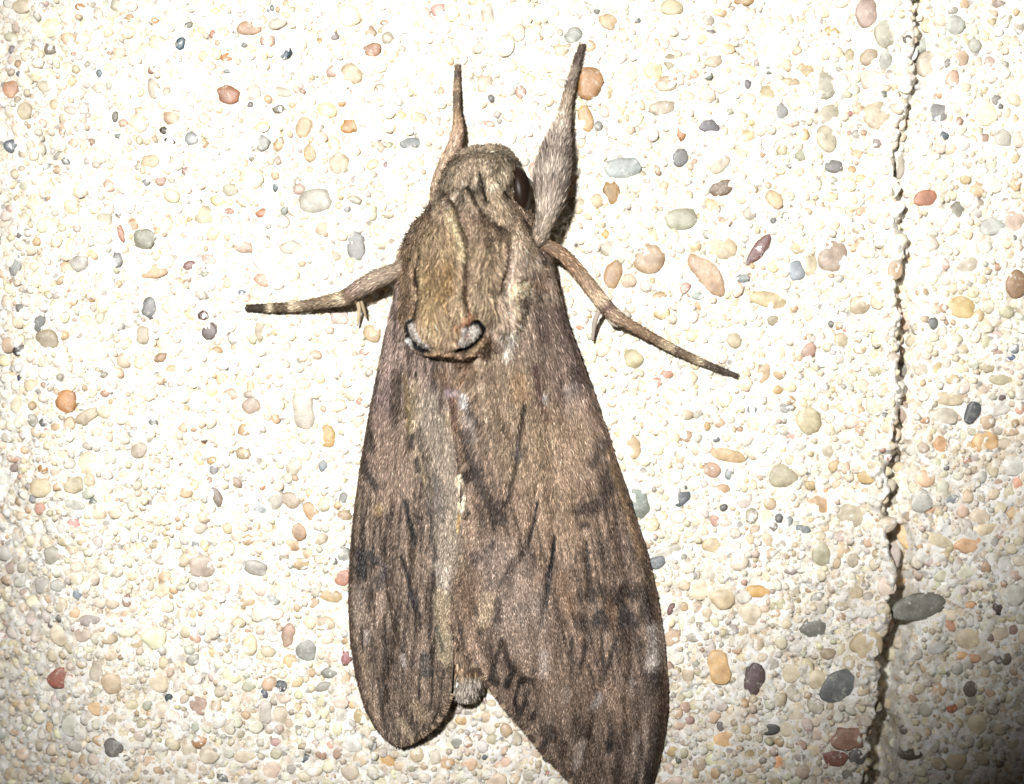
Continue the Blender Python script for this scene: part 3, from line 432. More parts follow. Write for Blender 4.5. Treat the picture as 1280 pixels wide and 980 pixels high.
WING = [
 # right forewing, base to tip
 ([(600, 460), (640, 480), (655, 560)], 60, 30, '8c7a64', .5), ([(690, 400), (715, 480)], 40, 25, '6a5852', .5),
 ([(700, 380), (725, 450), (745, 520)], 10, 8, '5a4a46', .6), ([(716, 455), (720, 480)], 9, 7, DK, .6),
 ([(668, 450), (672, 479), (682, 516)], 7, 5, '54403c', .75), ([(680, 490), (681, 496)], 4, 4, WH, .35), ([(712, 480), (712, 500), (716, 520)], 10, 8, GR, .4),
 ([(648, 470), (650, 488)], 14, 10, '967a5c', .5), ([(735, 500), (742, 530), (738, 560), (725, 580)], 26, 18, 'a08a7a', .6),
 ([(700, 540), (690, 600), (700, 640)], 60, 30, '917b66', .55),
 ([(750, 550), (743, 566), (738, 574)], 10, 8, DK, .65), ([(755, 590), (757, 604), (752, 618), (738, 630), (718, 636)], 9, 11, DK, .6),
 ([(731, 631), (747, 627)], 14, 9, '433a36', .6), ([(760, 560), (772, 600), (786, 640), (800, 690)], 5, 4, 'a88c6c', .5),
 ([(729, 652)], 8, 5, DK, .75), ([(731, 662)], 7, 4, 'a08c78', .8), ([(733, 674), (736, 735)], 2.5, 2, DK, .8),
 ([(770, 655), (780, 690), (784, 714), (788, 735)], 12, 10, '4c3f38', .6),
 ([(580, 494), (588, 508), (596, 524)], 8, 6, DK, .75), ([(587, 520), (590, 540)], 10, 6, GR, .5), ([(585, 535), (590, 560), (597, 580)], 10, 7, DK, .7), ([(586, 589), (600, 588)], 12, 7, BK, .7),
 ([(598, 596), (608, 612), (617, 629), (620, 645)], 9, 6, DK, .7), ([(627, 625), (628, 646)], 9, 6, DK, .65), ([(600, 630), (604, 650)], 7, 5, DK, .5),
 ([(655, 500), (650, 530), (648, 560), (640, 597), (634, 625)], 4, 3, BK, .7), ([(630, 520), (640, 545)], 6, 6, BR, .5), ([(650, 560)], 12, 8, '4a4542', .5),
 ([(672, 622), (668, 640), (664, 660), (661, 676)], 3.5, 2.5, BK, .85), ([(655, 678), (662, 692), (660, 712)], 11, 8, DK, .6),
 ([(693, 665), (690, 700), (684, 740), (675, 780)], 5.2, 1.6, '080707', .98), ([(687, 715), (676, 755)], 10, 6, '3c3a3c', .5),
 ([(620, 700), (640, 740), (655, 790)], 46, 26, '97867a', .55), ([(593, 700), (604, 688), (616, 675)], 5, 4, BK, .65), ([(625, 727), (640, 704), (659, 678)], 5, 5, DK, .65), ([(592, 690), (590, 720)], 7, 5, DK, .5),
 ([(640, 700), (634, 740)], 7, 6, '5a4c44', .5), ([(614, 742), (610, 760), (602, 775)], 10, 7, 'a8947c', .6), ([(622, 745), (622, 772)], 6, 4, DK, .6),
 ([(610, 690), (608, 720)], 18, 10, '7a6a60', .4), ([(575, 700), (590, 720), (580, 760)], 16, 12, '74604e', .5),
 ([(722, 745), (736, 738)], 9, 7, DK, .6), ([(738, 742), (751, 731), (762, 748)], 9, 7, DK, .7), ([(772, 748), (780, 731), (790, 742), (800, 734), (812, 755)], 11, 8, BK, .65),
 ([(720, 766), (728, 780)], 10, 7, DK, .7), ([(745, 775), (751, 764), (757, 780)], 11, 7, '2c2a2c', .75), ([(775, 775), (781, 760), (792, 775)], 12, 8, '2c2a2c', .7), ([(806, 760), (815, 778)], 14, 8, DK, .75),
 ([(700, 770), (690, 790)], 10, 8, BR, .5), ([(760, 750), (766, 780)], 7, 6, '5c4634', .6), ([(700, 720), (712, 760)], 12, 10, '806650', .4),
 ([(715, 795), (714, 830), (713, 854)], 3.5, 3, DK, .75), ([(731, 800), (728, 822), (716, 852)], 4, 3, DK, .75), ([(753, 790), (754, 820), (753, 852)], 3.5, 3, DK, .75), ([(770, 795), (764, 817), (755, 848)], 4, 3, DK, .75),
 ([(736, 788), (735, 806)], 8, 6, DK, .55), ([(775, 790), (781, 806)], 12, 8, DK, .55), ([(790, 790), (795, 806)], 10, 7, DK, .45), ([(700, 800), (692, 836)], 5, 5, BR, .6),
 ([(680, 815), (680, 838)], 9, 6, 'b0a49c', .65), ([(749, 868), (741, 884)], 6, 5, 'b0a8a8', .7), ([(710, 860), (708, 872)], 7, 5, 'a89c94', .5), ([(790, 850), (790, 862)], 6, 5, 'a89c94', .5),
 ([(821, 785), (820, 806), (817, 830)], 15, 8, 'b4aaa2', .75), ([(812, 790), (812, 812)], 5, 4, DK, .5), ([(822, 838), (830, 880), (826, 940)], 12, 8, '4a3d34', .7),
 ([(818, 846), (808, 868), (800, 890)], 15, 10, DK, .75), ([(794, 856), (794, 872)], 7, 5, DK, .5), ([(817, 885), (818, 925), (810, 980)], 9, 6, DK, .7), ([(806, 890), (806, 930), (800, 970)], 5, 4, 'a09084', .5),
 ([(627, 799), (634, 818), (641, 836), (633, 853)], 7, 3, '1a1614', .9), ([(625, 803), (618, 825), (613, 847)], 4.5, 3, '241f1d', .75), ([(613, 846), (620, 850)], 7, 4, BK, .7),
 ([(650, 850), (656, 845), (667, 849), (676, 864), (675, 878), (666, 893)], 6.5, 3, '1a1614', .9), ([(661, 862), (657, 872), (650, 890)], 4.5, 3, '241f1d', .75), ([(648, 855), (643, 875), (647, 893)], 4.5, 3, '26211f', .8), ([(647, 893), (640, 899)], 7, 4, DK, .8),
 ([(686, 905), (690, 915), (674, 934)], 7, 5, DK, .75), ([(741, 888), (736, 915), (724, 945), (714, 965)], 6, 5, '3e332c', .75), ([(764, 885), (765, 910), (761, 935)], 4.5, 4, DK, .7), ([(762, 925), (761, 934)], 7, 4, BK, .7),
 ([(784, 905), (776, 945), (768, 985)], 8, 7, DK, .6), ([(728, 925), (720, 955)], 6, 6, 'a89a90', .5), ([(796, 915), (792, 965)], 6, 5, '9c8c80', .45), ([(800, 930), (796, 980)], 5, 4, DK, .6),
 ([(700, 860), (740, 870), (790, 880)], 40, 25, '8a7462', .35), ([(650, 800), (690, 830), (690, 880)], 30, 20, '8c7868', .35),
 # left forewing
 ([(480, 480), (478, 520)], 20, 14, '6a5a58', .5), ([(495, 460), (492, 525)], 5, 4, '4e403c', .65), ([(472, 460), (468, 490)], 6, 5, '4a4044', .6),
 ([(470, 530), (485, 560), (490, 600)], 34, 20, '927e70', .55), ([(461, 522), (463, 540), (467, 557)], 6, 5, DK, .8), ([(456, 566), (457, 580), (463, 592), (470, 603)], 7, 5, '34302f', .8), ([(452, 545), (450, 580)], 9, 6, '55463e', .6),
 ([(518, 470), (517, 500), (516, 535), (522, 563), (531, 591), (538, 612)], 4.5, 4, 'a8967c', .5), ([(508, 465), (510, 500), (512, 530)], 4, 3, '7a6a48', .5), ([(527, 470), (526, 500), (524, 525)], 6, 4, 'a4937e', .5),
 ([(516, 540), (515, 552)], 6, 3.5, DK, .8), ([(522, 570), (522, 582)], 6, 3.5, DK, .8), ([(525, 520), (527, 550), (536, 590)], 4, 3, '4a413a', .6),
 ([(540, 500), (548, 540), (555, 600), (560, 660), (560, 700)], 24, 14, '9a8e80', .55), ([(552, 490), (553, 510), (563, 528)], 5, 4, '483e38', .65), ([(556, 508), (566, 530), (570, 545)], 4, 3, 'b09c80', .6),
 ([(569, 540), (573, 570), (574, 590)], 4, 3, '43332a', .8), ([(545, 595), (550, 620), (552, 640)], 9, 6, '4a4845', .5), ([(535, 600), (536, 630), (540, 660), (546, 715), (556, 740)], 4, 3, '3c3836', .65),
 ([(507, 622), (512, 644), (517, 660), (519, 675)], 5, 3.5, '2a2a2a', .8), ([(524, 640), (526, 650)], 5, 4, DK, .6), ([(503, 690), (508, 712), (512, 727), (518, 758)], 4, 2.5, '221f1f', .85),
 ([(517, 740), (519, 752)], 8, 5, '343234', .6), ([(474, 632)], 9, 5, 'a08868', .7), ([(475, 645), (476, 680), (482, 720), (492, 780)], 2.6, 2.2, '40342e', .7),
 ([(451, 686), (454, 700), (454, 714)], 11, 7, '2e2c2e', .8), ([(464, 688), (470, 697)], 9, 6, '343234', .75), ([(481, 706), (482, 718)], 8, 6, '3a3638', .7), ([(472, 720), (474, 730)], 8, 6, '363436', .6), ([(460, 738), (462, 745)], 7, 5, DK, .5), ([(446, 725), (448, 740)], 6, 5, DK, .6),
 ([(440, 735), (452, 770)], 12, 9, '968678', .5), ([(548, 700), (552, 730)], 7, 5, 'aea294', .6), ([(561, 705), (556, 735)], 6, 4, 'bcaea0', .6), ([(545, 732), (547, 752)], 4, 3, BK, .75), ([(540, 715), (548, 760), (556, 800)], 4, 3, DK, .55),
 ([(552, 740), (554, 770), (556, 820)], 12, 7, 'a8987e', .65), ([(546, 780), (552, 810)], 4, 3, '3c4038', .6), ([(530, 820), (533, 838)], 10, 7, '3a3d3e', .65), ([(497, 790), (502, 812)], 3.5, 3, DK, .65), ([(482, 856), (484, 872)], 4.5, 3, BK, .7),
 ([(478, 782), (482, 830)], 3, 3, DK, .5), ([(520, 790), (515, 835)], 3, 3, DK, .5), ([(504, 818), (506, 830)], 4, 3, 'a89c96', .6), ([(459, 788), (458, 800)], 5, 4, 'a89c96', .5), ([(505, 880), (515, 915)], 3, 3, DK, .6), ([(523, 870), (536, 902)], 3, 3, DK, .6), ([(490, 890), (494, 922)], 3, 3, DK, .5), ([(475, 870), (482, 915)], 3, 3, DK, .5),
 ([(520, 880), (530, 895)], 10, 6, 'a08c74', .5), ([(450, 815), (456, 850), (470, 890)], 6, 6, '9a8470', .4), ([(443, 800), (455, 860)], 3, 3, DK, .5), ([(466, 790), (475, 850)], 4, 4, DK, .4), ([(500, 900), (512, 916)], 8, 6, 'a8967e', .5),
 ([(641, 402), (638, 420), (634, 440)], 6, 5, 'd8ccbc', .6),
 # pale inner-margin sliver and red-brown V below the thorax
 ([(575, 592), (579, 612), (577, 632)], 8, 2.5, 'dccbae', .95), ([(575, 640), (573, 658)], 3, 2, 'b89660', .8), ([(583, 644), (588, 634)], 2.5, 1.5, '3c3226', .9),
 ([(555, 462), (570, 470), (590, 462)], 18, 10, '66503f', .6), ([(562, 480), (567, 505), (571, 530)], 8, 5, '4a3429', .7), ([(560, 484), (575, 484)], 5, 4, '9a8a90', .5), ([(582, 490), (583, 500)], 6, 4, 'c4bcb8', .6),
]
FLIP = .0
R_OUT = np.array([(300, 668), (318, 680), (335, 692), (360, 697), (400, 708), (450, 727), (500, 745), (560, 765), (620, 786), (680, 806), (740, 821), (800, 830), (850, 835), (890, 835), (930, 829), (960, 822), (985, 815), (1010, 803), (1030, 788), (1038, 780)])
R_IN = np.array([(300, 640), (370, 625), (440, 598), (480, 578), (560, 574), (585, 575), (610, 582), (640, 574), (700, 570), (774, 561), (812, 580), (850, 606), (880, 627), (905, 650), (935, 673), (958, 696), (985, 720), (1010, 744), (1030, 765), (1038, 777)])
L_OUT = np.array([(300, 505), (330, 498), (370, 492), (420, 480), (480, 468), (550, 455), (630, 443), (690, 437), (750, 435), (800, 437), (845, 444), (885, 455), (910, 468), (924, 481), (931, 492)])
L_IN = np.array([(300, 540), (420, 545), (470, 575), (560, 573), (600, 575), (680, 572), (770, 566), (830, 567), (868, 564), (890, 556), (905, 546), (918, 530), (927, 514), (931, 500)])
RHI = np.array([(300, 8), (370, 9.6), (440, 10.1), (480, 10), (560, 9.3), (620, 8.7), (700, 7.4), (772, 6.2), (850, 4.8), (905, 3.8), (1038, 1.7)])
RHO = np.array([(300, 5.5), (340, 4.6), (400, 3.2), (500, 2.3), (700, 1.7), (900, 1.5), (1038, 1.4)])
LHI = np.array([(300, 7), (370, 9), (440, 9.7), (560, 8.9), (620, 8.3), (700, 7.0), (772, 5.9), (830, 5.0), (868, 4.0), (930, 2.0)])
LHO = np.array([(300, 5.0), (340, 4.2), (400, 3.0), (500, 2.2), (700, 1.7), (930, 1.5)])
VEINS = [[(693, 640), (690, 700), (684, 740), (672, 800)], [(672, 600), (664, 660), (655, 700)], [(733, 674), (736, 735), (730, 830)], [(753, 780), (753, 852), (735, 940)],
         [(507, 622), (512, 700), (520, 800)], [(475, 645), (482, 720), (498, 830)], [(537, 600), (546, 715), (552, 800)], [(770, 655), (784, 714), (790, 800), (784, 930)]]
def wing_s(px, py, I_, O_):
    a = np.interp(py, I_[:, 0], I_[:, 1]); b = np.interp(py, O_[:, 0], O_[:, 1])
    return np.clip((px - a) / np.where(np.abs(b - a) < 1e-3, 1e-3, b - a), 0, 1)
def wing_h(px, py, side):
    I_, O_, hi, ho = (R_IN, R_OUT, RHI, RHO) if side > 0 else (L_IN, L_OUT, LHI, LHO)
    s = wing_s(px, py, I_, O_)
    a = np.interp(py, hi[:, 0], hi[:, 1]); b = np.interp(py, ho[:, 0], ho[:, 1])
    h = b + (a - b) * (1 - s ** 1.55)
    h = h - 0.7 * ss(0.93, 1.0, s) ** 2
    for v in VEINS:
        h = h - 0.22 * np.exp(-(polydist(px, py, v) / 4.5) ** 2)
    h = h + 0.75 * (fbm((px - side * py * 0.14) / 17, py / 130, 71, 2) - 0.5)
    h = h + 0.14 * ss(0.8, 0.9, s) * (1 - ss(0.93, 0.99, s))
    return h
def wing_color(px, py, side):
    n = len(px)
    if side > 0:
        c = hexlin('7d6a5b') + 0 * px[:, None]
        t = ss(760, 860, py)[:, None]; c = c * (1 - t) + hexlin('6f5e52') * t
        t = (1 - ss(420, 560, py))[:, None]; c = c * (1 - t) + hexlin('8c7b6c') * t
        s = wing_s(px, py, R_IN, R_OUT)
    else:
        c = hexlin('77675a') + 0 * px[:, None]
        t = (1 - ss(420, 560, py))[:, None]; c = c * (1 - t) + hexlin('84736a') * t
        s = wing_s(px, py, L_IN, L_OUT)
    # streaks along the wing
    sk = (px - 600) * (0.75 if side > 0 else 1.0) - (py - 500) * (0.16 if side > 0 else -0.06)
    f = fbm(sk / 5, py / 60, 81, 3) - 0.5; g = fbm(sk / 16, py / 110, 85, 2) - 0.5; q = fbm(px / 6, py / 9, 88, 2) - 0.5
    c = c * np.clip(1 + 1.7 * f + 1.0 * g + 0.9 * q, 0.25, 2.2)[:, None]
    dk = ss(0.58, 0.68, fbm(sk / 3.2, py / 70, 91, 2))[:, None] * 0.65
    c = c * (1 - dk) + hexlin('3a322e') * dk
    wpx = np.abs(np.interp(py, (R_OUT if side > 0 else L_OUT)[:, 0], (R_OUT if side > 0 else L_OUT)[:, 1]) - np.interp(py, (R_IN if side > 0 else L_IN)[:, 0], (R_IN if side > 0 else L_IN)[:, 1]))
    for j_, s0 in enumerate((.10, .21, .33, .43, .55, .66, .77, .87)):       # dark broken vein lines
        dd = (s - s0 + 0.05 * (fbm(py / 70, py * 0 + s0 * 37, 93, 2) - 0.5)) * wpx
        aa = np.exp(-(dd / (1.7 if side < 0 else 1.5)) ** 2) * ss(.42, .60, fbm(py / 26, py * 0 + s0 * 53, 97, 2)) * ss(540, 640, py) * (0.85 if side < 0 else 0.6)
        c = c * (1 - aa[:, None]) + hexlin('2a2422') * aa[:, None]
    c = strokes(px, py, c, WING)
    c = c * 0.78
    e = ss(0.945, 0.985, s)[:, None] * 0.7 * ss(400, 520, py)[:, None]
    c = c * (1 - e) + hexlin('4e3f34') * e
    return c
moth = bpy.data.objects.new('hawk_moth', None); col.objects.link(moth)
moth.empty_display_size = 0.01
moth.location = to_world(np.array([(600 - 640) / PX, (490 - 500) / PX, 0.0]))
moth['label'] = 'large mottled grey-brown hawk moth clinging head up to the pebbled concrete'
moth['category'] = 'moth'
def part(name, me, mat, parent=None, kind=None):
    o = obj(name, me, mat, None, kind)
    o.parent = parent or moth
    if not parent: o.matrix_parent_inverse = Matrix.Translation(-moth.location)
    return o

GAIN = 1.1      # overall pigment level
def make_wing(side):
    I_, O_ = (R_IN, R_OUT) if side > 0 else (L_IN, L_OUT)
    ys = np.linspace(I_[0, 0] + 8, I_[-1, 0], 240); ns = 64
    s = np.linspace(0, 1, ns); s = s + 0.0
    a = np.interp(ys, I_[:, 0], I_[:, 1])[:, None]; b = np.interp(ys, O_[:, 0], O_[:, 1])[:, None]
    X = a + (b - a) * s[None]; Y = ys[:, None] + 0 * X
    H = wing_h(X, Y, side)
    top = P(X, Y, H); bot = P(X, Y, H - 0.16)
    nr = len(ys); i = np.arange(nr * ns).reshape(nr, ns); off = nr * ns
    f1_ = np.stack([i[:-1, :-1], i[1:, :-1], i[1:, 1:], i[:-1, 1:]], -1).reshape(-1, 4)
    if side < 0: f1_ = f1_[:, ::-1]
    rimv = np.concatenate([i[0, :], i[1:, -1], i[-1, -2::-1], i[-2:0:-1, 0]]); r2 = np.roll(rimv, -1)
    fr = np.stack([rimv, r2, r2 + off, rimv + off], -1)
    if side < 0: fr = fr[:, ::-1]
    vv = np.concatenate([top.reshape(-1, 3), bot.reshape(-1, 3)])
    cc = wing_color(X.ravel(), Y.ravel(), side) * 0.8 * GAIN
    cc = np.concatenate([cc, cc * 0 + hexlin('6e5a48')])
    me = mesh_np('forewing', vv, [f1_, f1_[:, ::-1] + off, fr], cc)
    return part('forewing', me, m_skin)
wr = make_wing(1); wl = make_wing(-1)
wr['label'] = 'broad right forewing with dark streaks'; wl['label'] = 'narrow left forewing seen side on'

# ---- blades (scales / hairs)
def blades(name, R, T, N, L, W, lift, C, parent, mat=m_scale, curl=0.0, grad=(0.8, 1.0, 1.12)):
    """R root, T tangent direction, N normal, all (n,3) mm."""
    n = len(R)
    T = T / np.linalg.norm(T, axis=1, keepdims=True)
    Sd = np.cross(N, T); Sd /= np.linalg.norm(Sd, axis=1, keepdims=True) + 1e-12
    roll = rng.normal(0, 0.24, n)[:, None]
    Sd = Sd * np.cos(roll) + N * np.sin(roll)
    L = L[:, None]; W = W[:, None]; lift = lift[:, None]
    side = Sd * rng.normal(0, 0.10, n)[:, None] * L
    root = R - N * 0.03
    mid = R + T * L * 0.55 + N * lift * L * 0.62 + side * 0.4
    tip = R + T * L * 0.97 + N * lift * L * (0.85 - curl) + side
    V_ = np.stack([root - Sd * W * 0.4, root + Sd * W * 0.4, mid + Sd * W * 0.5, mid - Sd * W * 0.5, tip], 1).reshape(-1, 3)
    o = np.arange(n)[:, None] * 5
    q = np.concatenate([o, o + 1, o + 2, o + 3], 1); t = np.concatenate([o + 3, o + 2, o + 4], 1)
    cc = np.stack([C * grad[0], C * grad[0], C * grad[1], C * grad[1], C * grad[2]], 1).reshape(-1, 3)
    me = mesh_np(name, V_, [q, t], cc, smooth=False)
    return part(name, me, mat, parent, 'stuff')
def vary(C, n, pale=0.17, dark=0.22, sig=0.33):
    C = C * np.exp(rng.normal(0, sig, n))[:, None]
    r = rng.random(n)
    p = r < pale; d = r > 1 - dark
    C[p] = C[p] * 1.75 + hexlin('d0c0ae') * 0.07
    C[d] *= 0.5
    return np.clip(C, 0.008, 0.8) * GAIN
def frame(px, py, hf):
    e = 1.0
    p0 = P(px, py, hf(px, py)); pxx = P(px + e, py, hf(px + e, py)) - p0; pyy = P(px, py + e, hf(px, py + e)) - p0
    N = np.cross(pyy, pxx); N /= np.linalg.norm(N, axis=1, keepdims=True)
    N[N[:, 2] < 0] *= -1
    return p0, pxx, pyy, N

def wing_scales(side, n, parent):
    I_, O_ = (R_IN, R_OUT) if side > 0 else (L_IN, L_OUT)
    y0, y1 = 345, I_[-1, 0] - 2
    py = rng.uniform(y0, y1, n * 3); px = rng.uniform(430, 560 if side < 0 else 840, n * 3) if False else rng.uniform(432, 842, n * 3)
    a = np.interp(py, I_[:, 0], I_[:, 1]); b = np.interp(py, O_[:, 0], O_[:, 1])
    lo, hi = np.minimum(a, b), np.maximum(a, b)
    m = (px > lo + 0.5) & (px < hi - 0.5); px, py = px[m][:n], py[m][:n]; n = len(px)
    p0, tx, ty, N = frame(px, py, lambda x, y: wing_h(x, y, side))
    s = wing_s(px, py, I_, O_)
    if side > 0:
        di = np.interp(py, [350, 480, 560, 680, 780, 1000], [-.25, -.42, -.38, -.2, -.08, 0.05]); do = np.interp(py, [350, 600, 750, 850, 1000], [.30, .33, .22, .05, -.35])
    else:
        di = np.interp(py, [350, 480, 600, 800, 930], [.3, .15, .06, 0, -.1]); do = np.interp(py, [350, 600, 750, 850, 930], [-.22, -.15, -.02, .2, .5])
    dx = di + (do - di) * s + rng.normal(0, 0.09, n) + 0.4 * (fbm(px / 30, py / 30, 95, 2) - 0.5)
    T = tx * dx[:, None] + ty
    k = np.interp(py, [380, 560, 720, 850], [1.0, .85, .58, .46])
    L = rng.uniform(0.6, 1.1, n) * k; W = rng.uniform(0.048, 0.085, n) * np.interp(py, [400, 800], [1, 1.05])
    C = vary(wing_color(px, py, side), n)
    lift = np.abs(rng.normal(0.10, 0.08, n)) + 0.02
    # keep tips inside the outline
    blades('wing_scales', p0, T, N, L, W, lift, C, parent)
    # chequered fringe along the outer margin
    if side > 0: seg = I_[(I_[:, 0] >= 770) & (I_[:, 0] <= 1036)]
    else: seg = I_[(I_[:, 0] >= 860)]
    pts = seg[:, ::-1].astype(float)
    d = np.r_[0, np.cumsum(np.hypot(*np.diff(pts, axis=0).T))]
    nf = int(d[-1] * 14); q = rng.uniform(0, d[-1], nf)
    fx_ = np.interp(q, d, pts[:, 0]); fy_ = np.interp(q, d, pts[:, 1])
    tx_ = np.interp(q + 1, d, pts[:, 0]) - np.interp(q - 1, d, pts[:, 0]); ty_ = np.interp(q + 1, d, pts[:, 1]) - np.interp(q - 1, d, pts[:, 1])
    ln = np.hypot(tx_, ty_) + 1e-9
    nx, ny = (-ty_ / ln, tx_ / ln)
    sgn = -1.0 if side > 0 else 1.0
    # outward is away from the wing centre
    cx = 720 if side > 0 else 490; cy = 780
    flip = np.sign(nx * (fx_ - cx) + ny * (fy_ - cy)); nx, ny = nx * flip, ny * flip
    fx_ -= nx * rng.uniform(0, 5, nf); fy_ -= ny * rng.uniform(0, 5, nf)
    per = 21.0 if side > 0 else 11.0
    pale = ((q + 3 * np.sin(q)) % per) < per * (0.26 if side > 0 else 0.4)
    C = np.where(pale[:, None], hexlin('94806a'), hexlin('43362c'))
    h = wing_h(fx_, fy_, side) + 0.05
    p = P(fx_, fy_, h)
    T = np.stack([nx, -ny, np.full(nf, -0.05)], -1); N = np.tile([0, 0, 1.0], (nf, 1))
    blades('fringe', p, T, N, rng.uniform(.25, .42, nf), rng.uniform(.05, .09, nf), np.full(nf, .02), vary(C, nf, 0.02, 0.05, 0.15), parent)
wing_scales(1, 200000, wr); wing_scales(-1, 108000, wl)

# ---- body: head, thorax and abdomen in one skin
XL = np.array([(181, 596), (186, 580), (193, 569), (205, 556), (220, 548), (240, 541), (255, 536), (268, 528), (285, 512), (305, 503), (340, 499), (380, 499), (405, 499), (425, 502), (440, 514), (450, 538), (480, 546), (700, 546), (800, 553), (838, 562), (868, 565), (878, 574), (881, 582)])
XR = np.array([(181, 625), (186, 636), (193, 643), (205, 646), (225, 645), (245, 650), (265, 664), (285, 676), (305, 687), (335, 693), (350, 691), (370, 683), (400, 670), (430, 655), (450, 640), (480, 622), (600, 616), (700, 612), (800, 608), (838, 606), (862, 604), (874, 596), (881, 588)])
HT = np.array([(181, 5.6), (186, 7.6), (196, 9.0), (215, 9.9), (240, 10.5), (258, 10.9), (280, 11.6), (310, 12.5), (350, 13.2), (395, 13.1), (425, 12.5), (442, 11.6), (452, 9.6), (470, 9.2), (500, 9.0), (600, 8.0), (700, 6.4), (800, 5.1), (850, 3.9), (872, 3.0), (881, 2.2)])
HB = np.array([(181, 4.2), (190, 2.5), (250, 1.6), (480, 1.4), (870, 1.2), (881, 1.6)])
GROOVE = [([(555, 239), (568, 251), (577, 279), (582, 301), (583, 330), (585, 385)], -.75, 4), ([(548, 262), (560, 262), (572, 285), (577, 310), (578, 340)], .35, 7),
          ([(599, 214), (604, 232), (608, 250)], -1.0, 3.5), ([(587, 230), (596, 250), (605, 268)], -.6, 3.5), ([(612, 276), (634, 285), (637, 309), (629, 345), (628, 362)], -.8, 4),
          ([(523, 300), (521, 347), (522, 372), (517, 398)], -.9, 3), ([(629, 236), (649, 262), (664, 286), (675, 310), (688, 332)], -.7, 3.5), ([(541, 253), (556, 240), (568, 232), (590, 236)], -.3, 4),
          ([(648, 290), (652, 330), (645, 400), (637, 430)], .7, 12), ([(509, 406), (512, 421), (523, 432), (536, 437)], -.8, 3), ([(598, 399), (607, 411), (597, 428), (581, 437), (572, 436)], -.8, 3.5),
          ([(536, 443), (551, 440), (577, 448), (592, 440), (607, 423)], .45, 4), ([(588, 416)], .5, 10), ([(518, 416)], .4, 8), ([(612, 205), (628, 200), (632, 215)], .6, 12), ([(570, 205), (575, 220)], .4, 12), ([(608, 262), (590, 270)], -.4, 6)]
def body_h(px, py):
    a = np.interp(py, XL[:, 0], XL[:, 1]); b = np.interp(py, XR[:, 0], XR[:, 1])
    t = np.clip(2 * (px - a) / (b - a) - 1, -1, 1)
    t = np.clip(t + 0.12 * (1 - t * t), -1, 1)
    hb = np.interp(py, HB[:, 0], HB[:, 1]); ht = np.interp(py, HT[:, 0], HT[:, 1])
    prof = np.maximum(1 - np.abs(t) ** (2.3 + 2.4 * ss(365, 405, py) * (1 - ss(450, 462, py)) * ss(0.1, -0.4, t)), 0) ** 0.55
    h = hb + (ht - hb) * prof
    k = ss(0.15, 0.6, prof)
    for pts, am, w in GROOVE:
        h = h + k * am * 1.35 * np.exp(-(polydist(px, py, pts) / w) ** 2)
    h = h + k * 0.9 * (fbm(px / 9, py / 26, 111, 2) - 0.5)
    return h
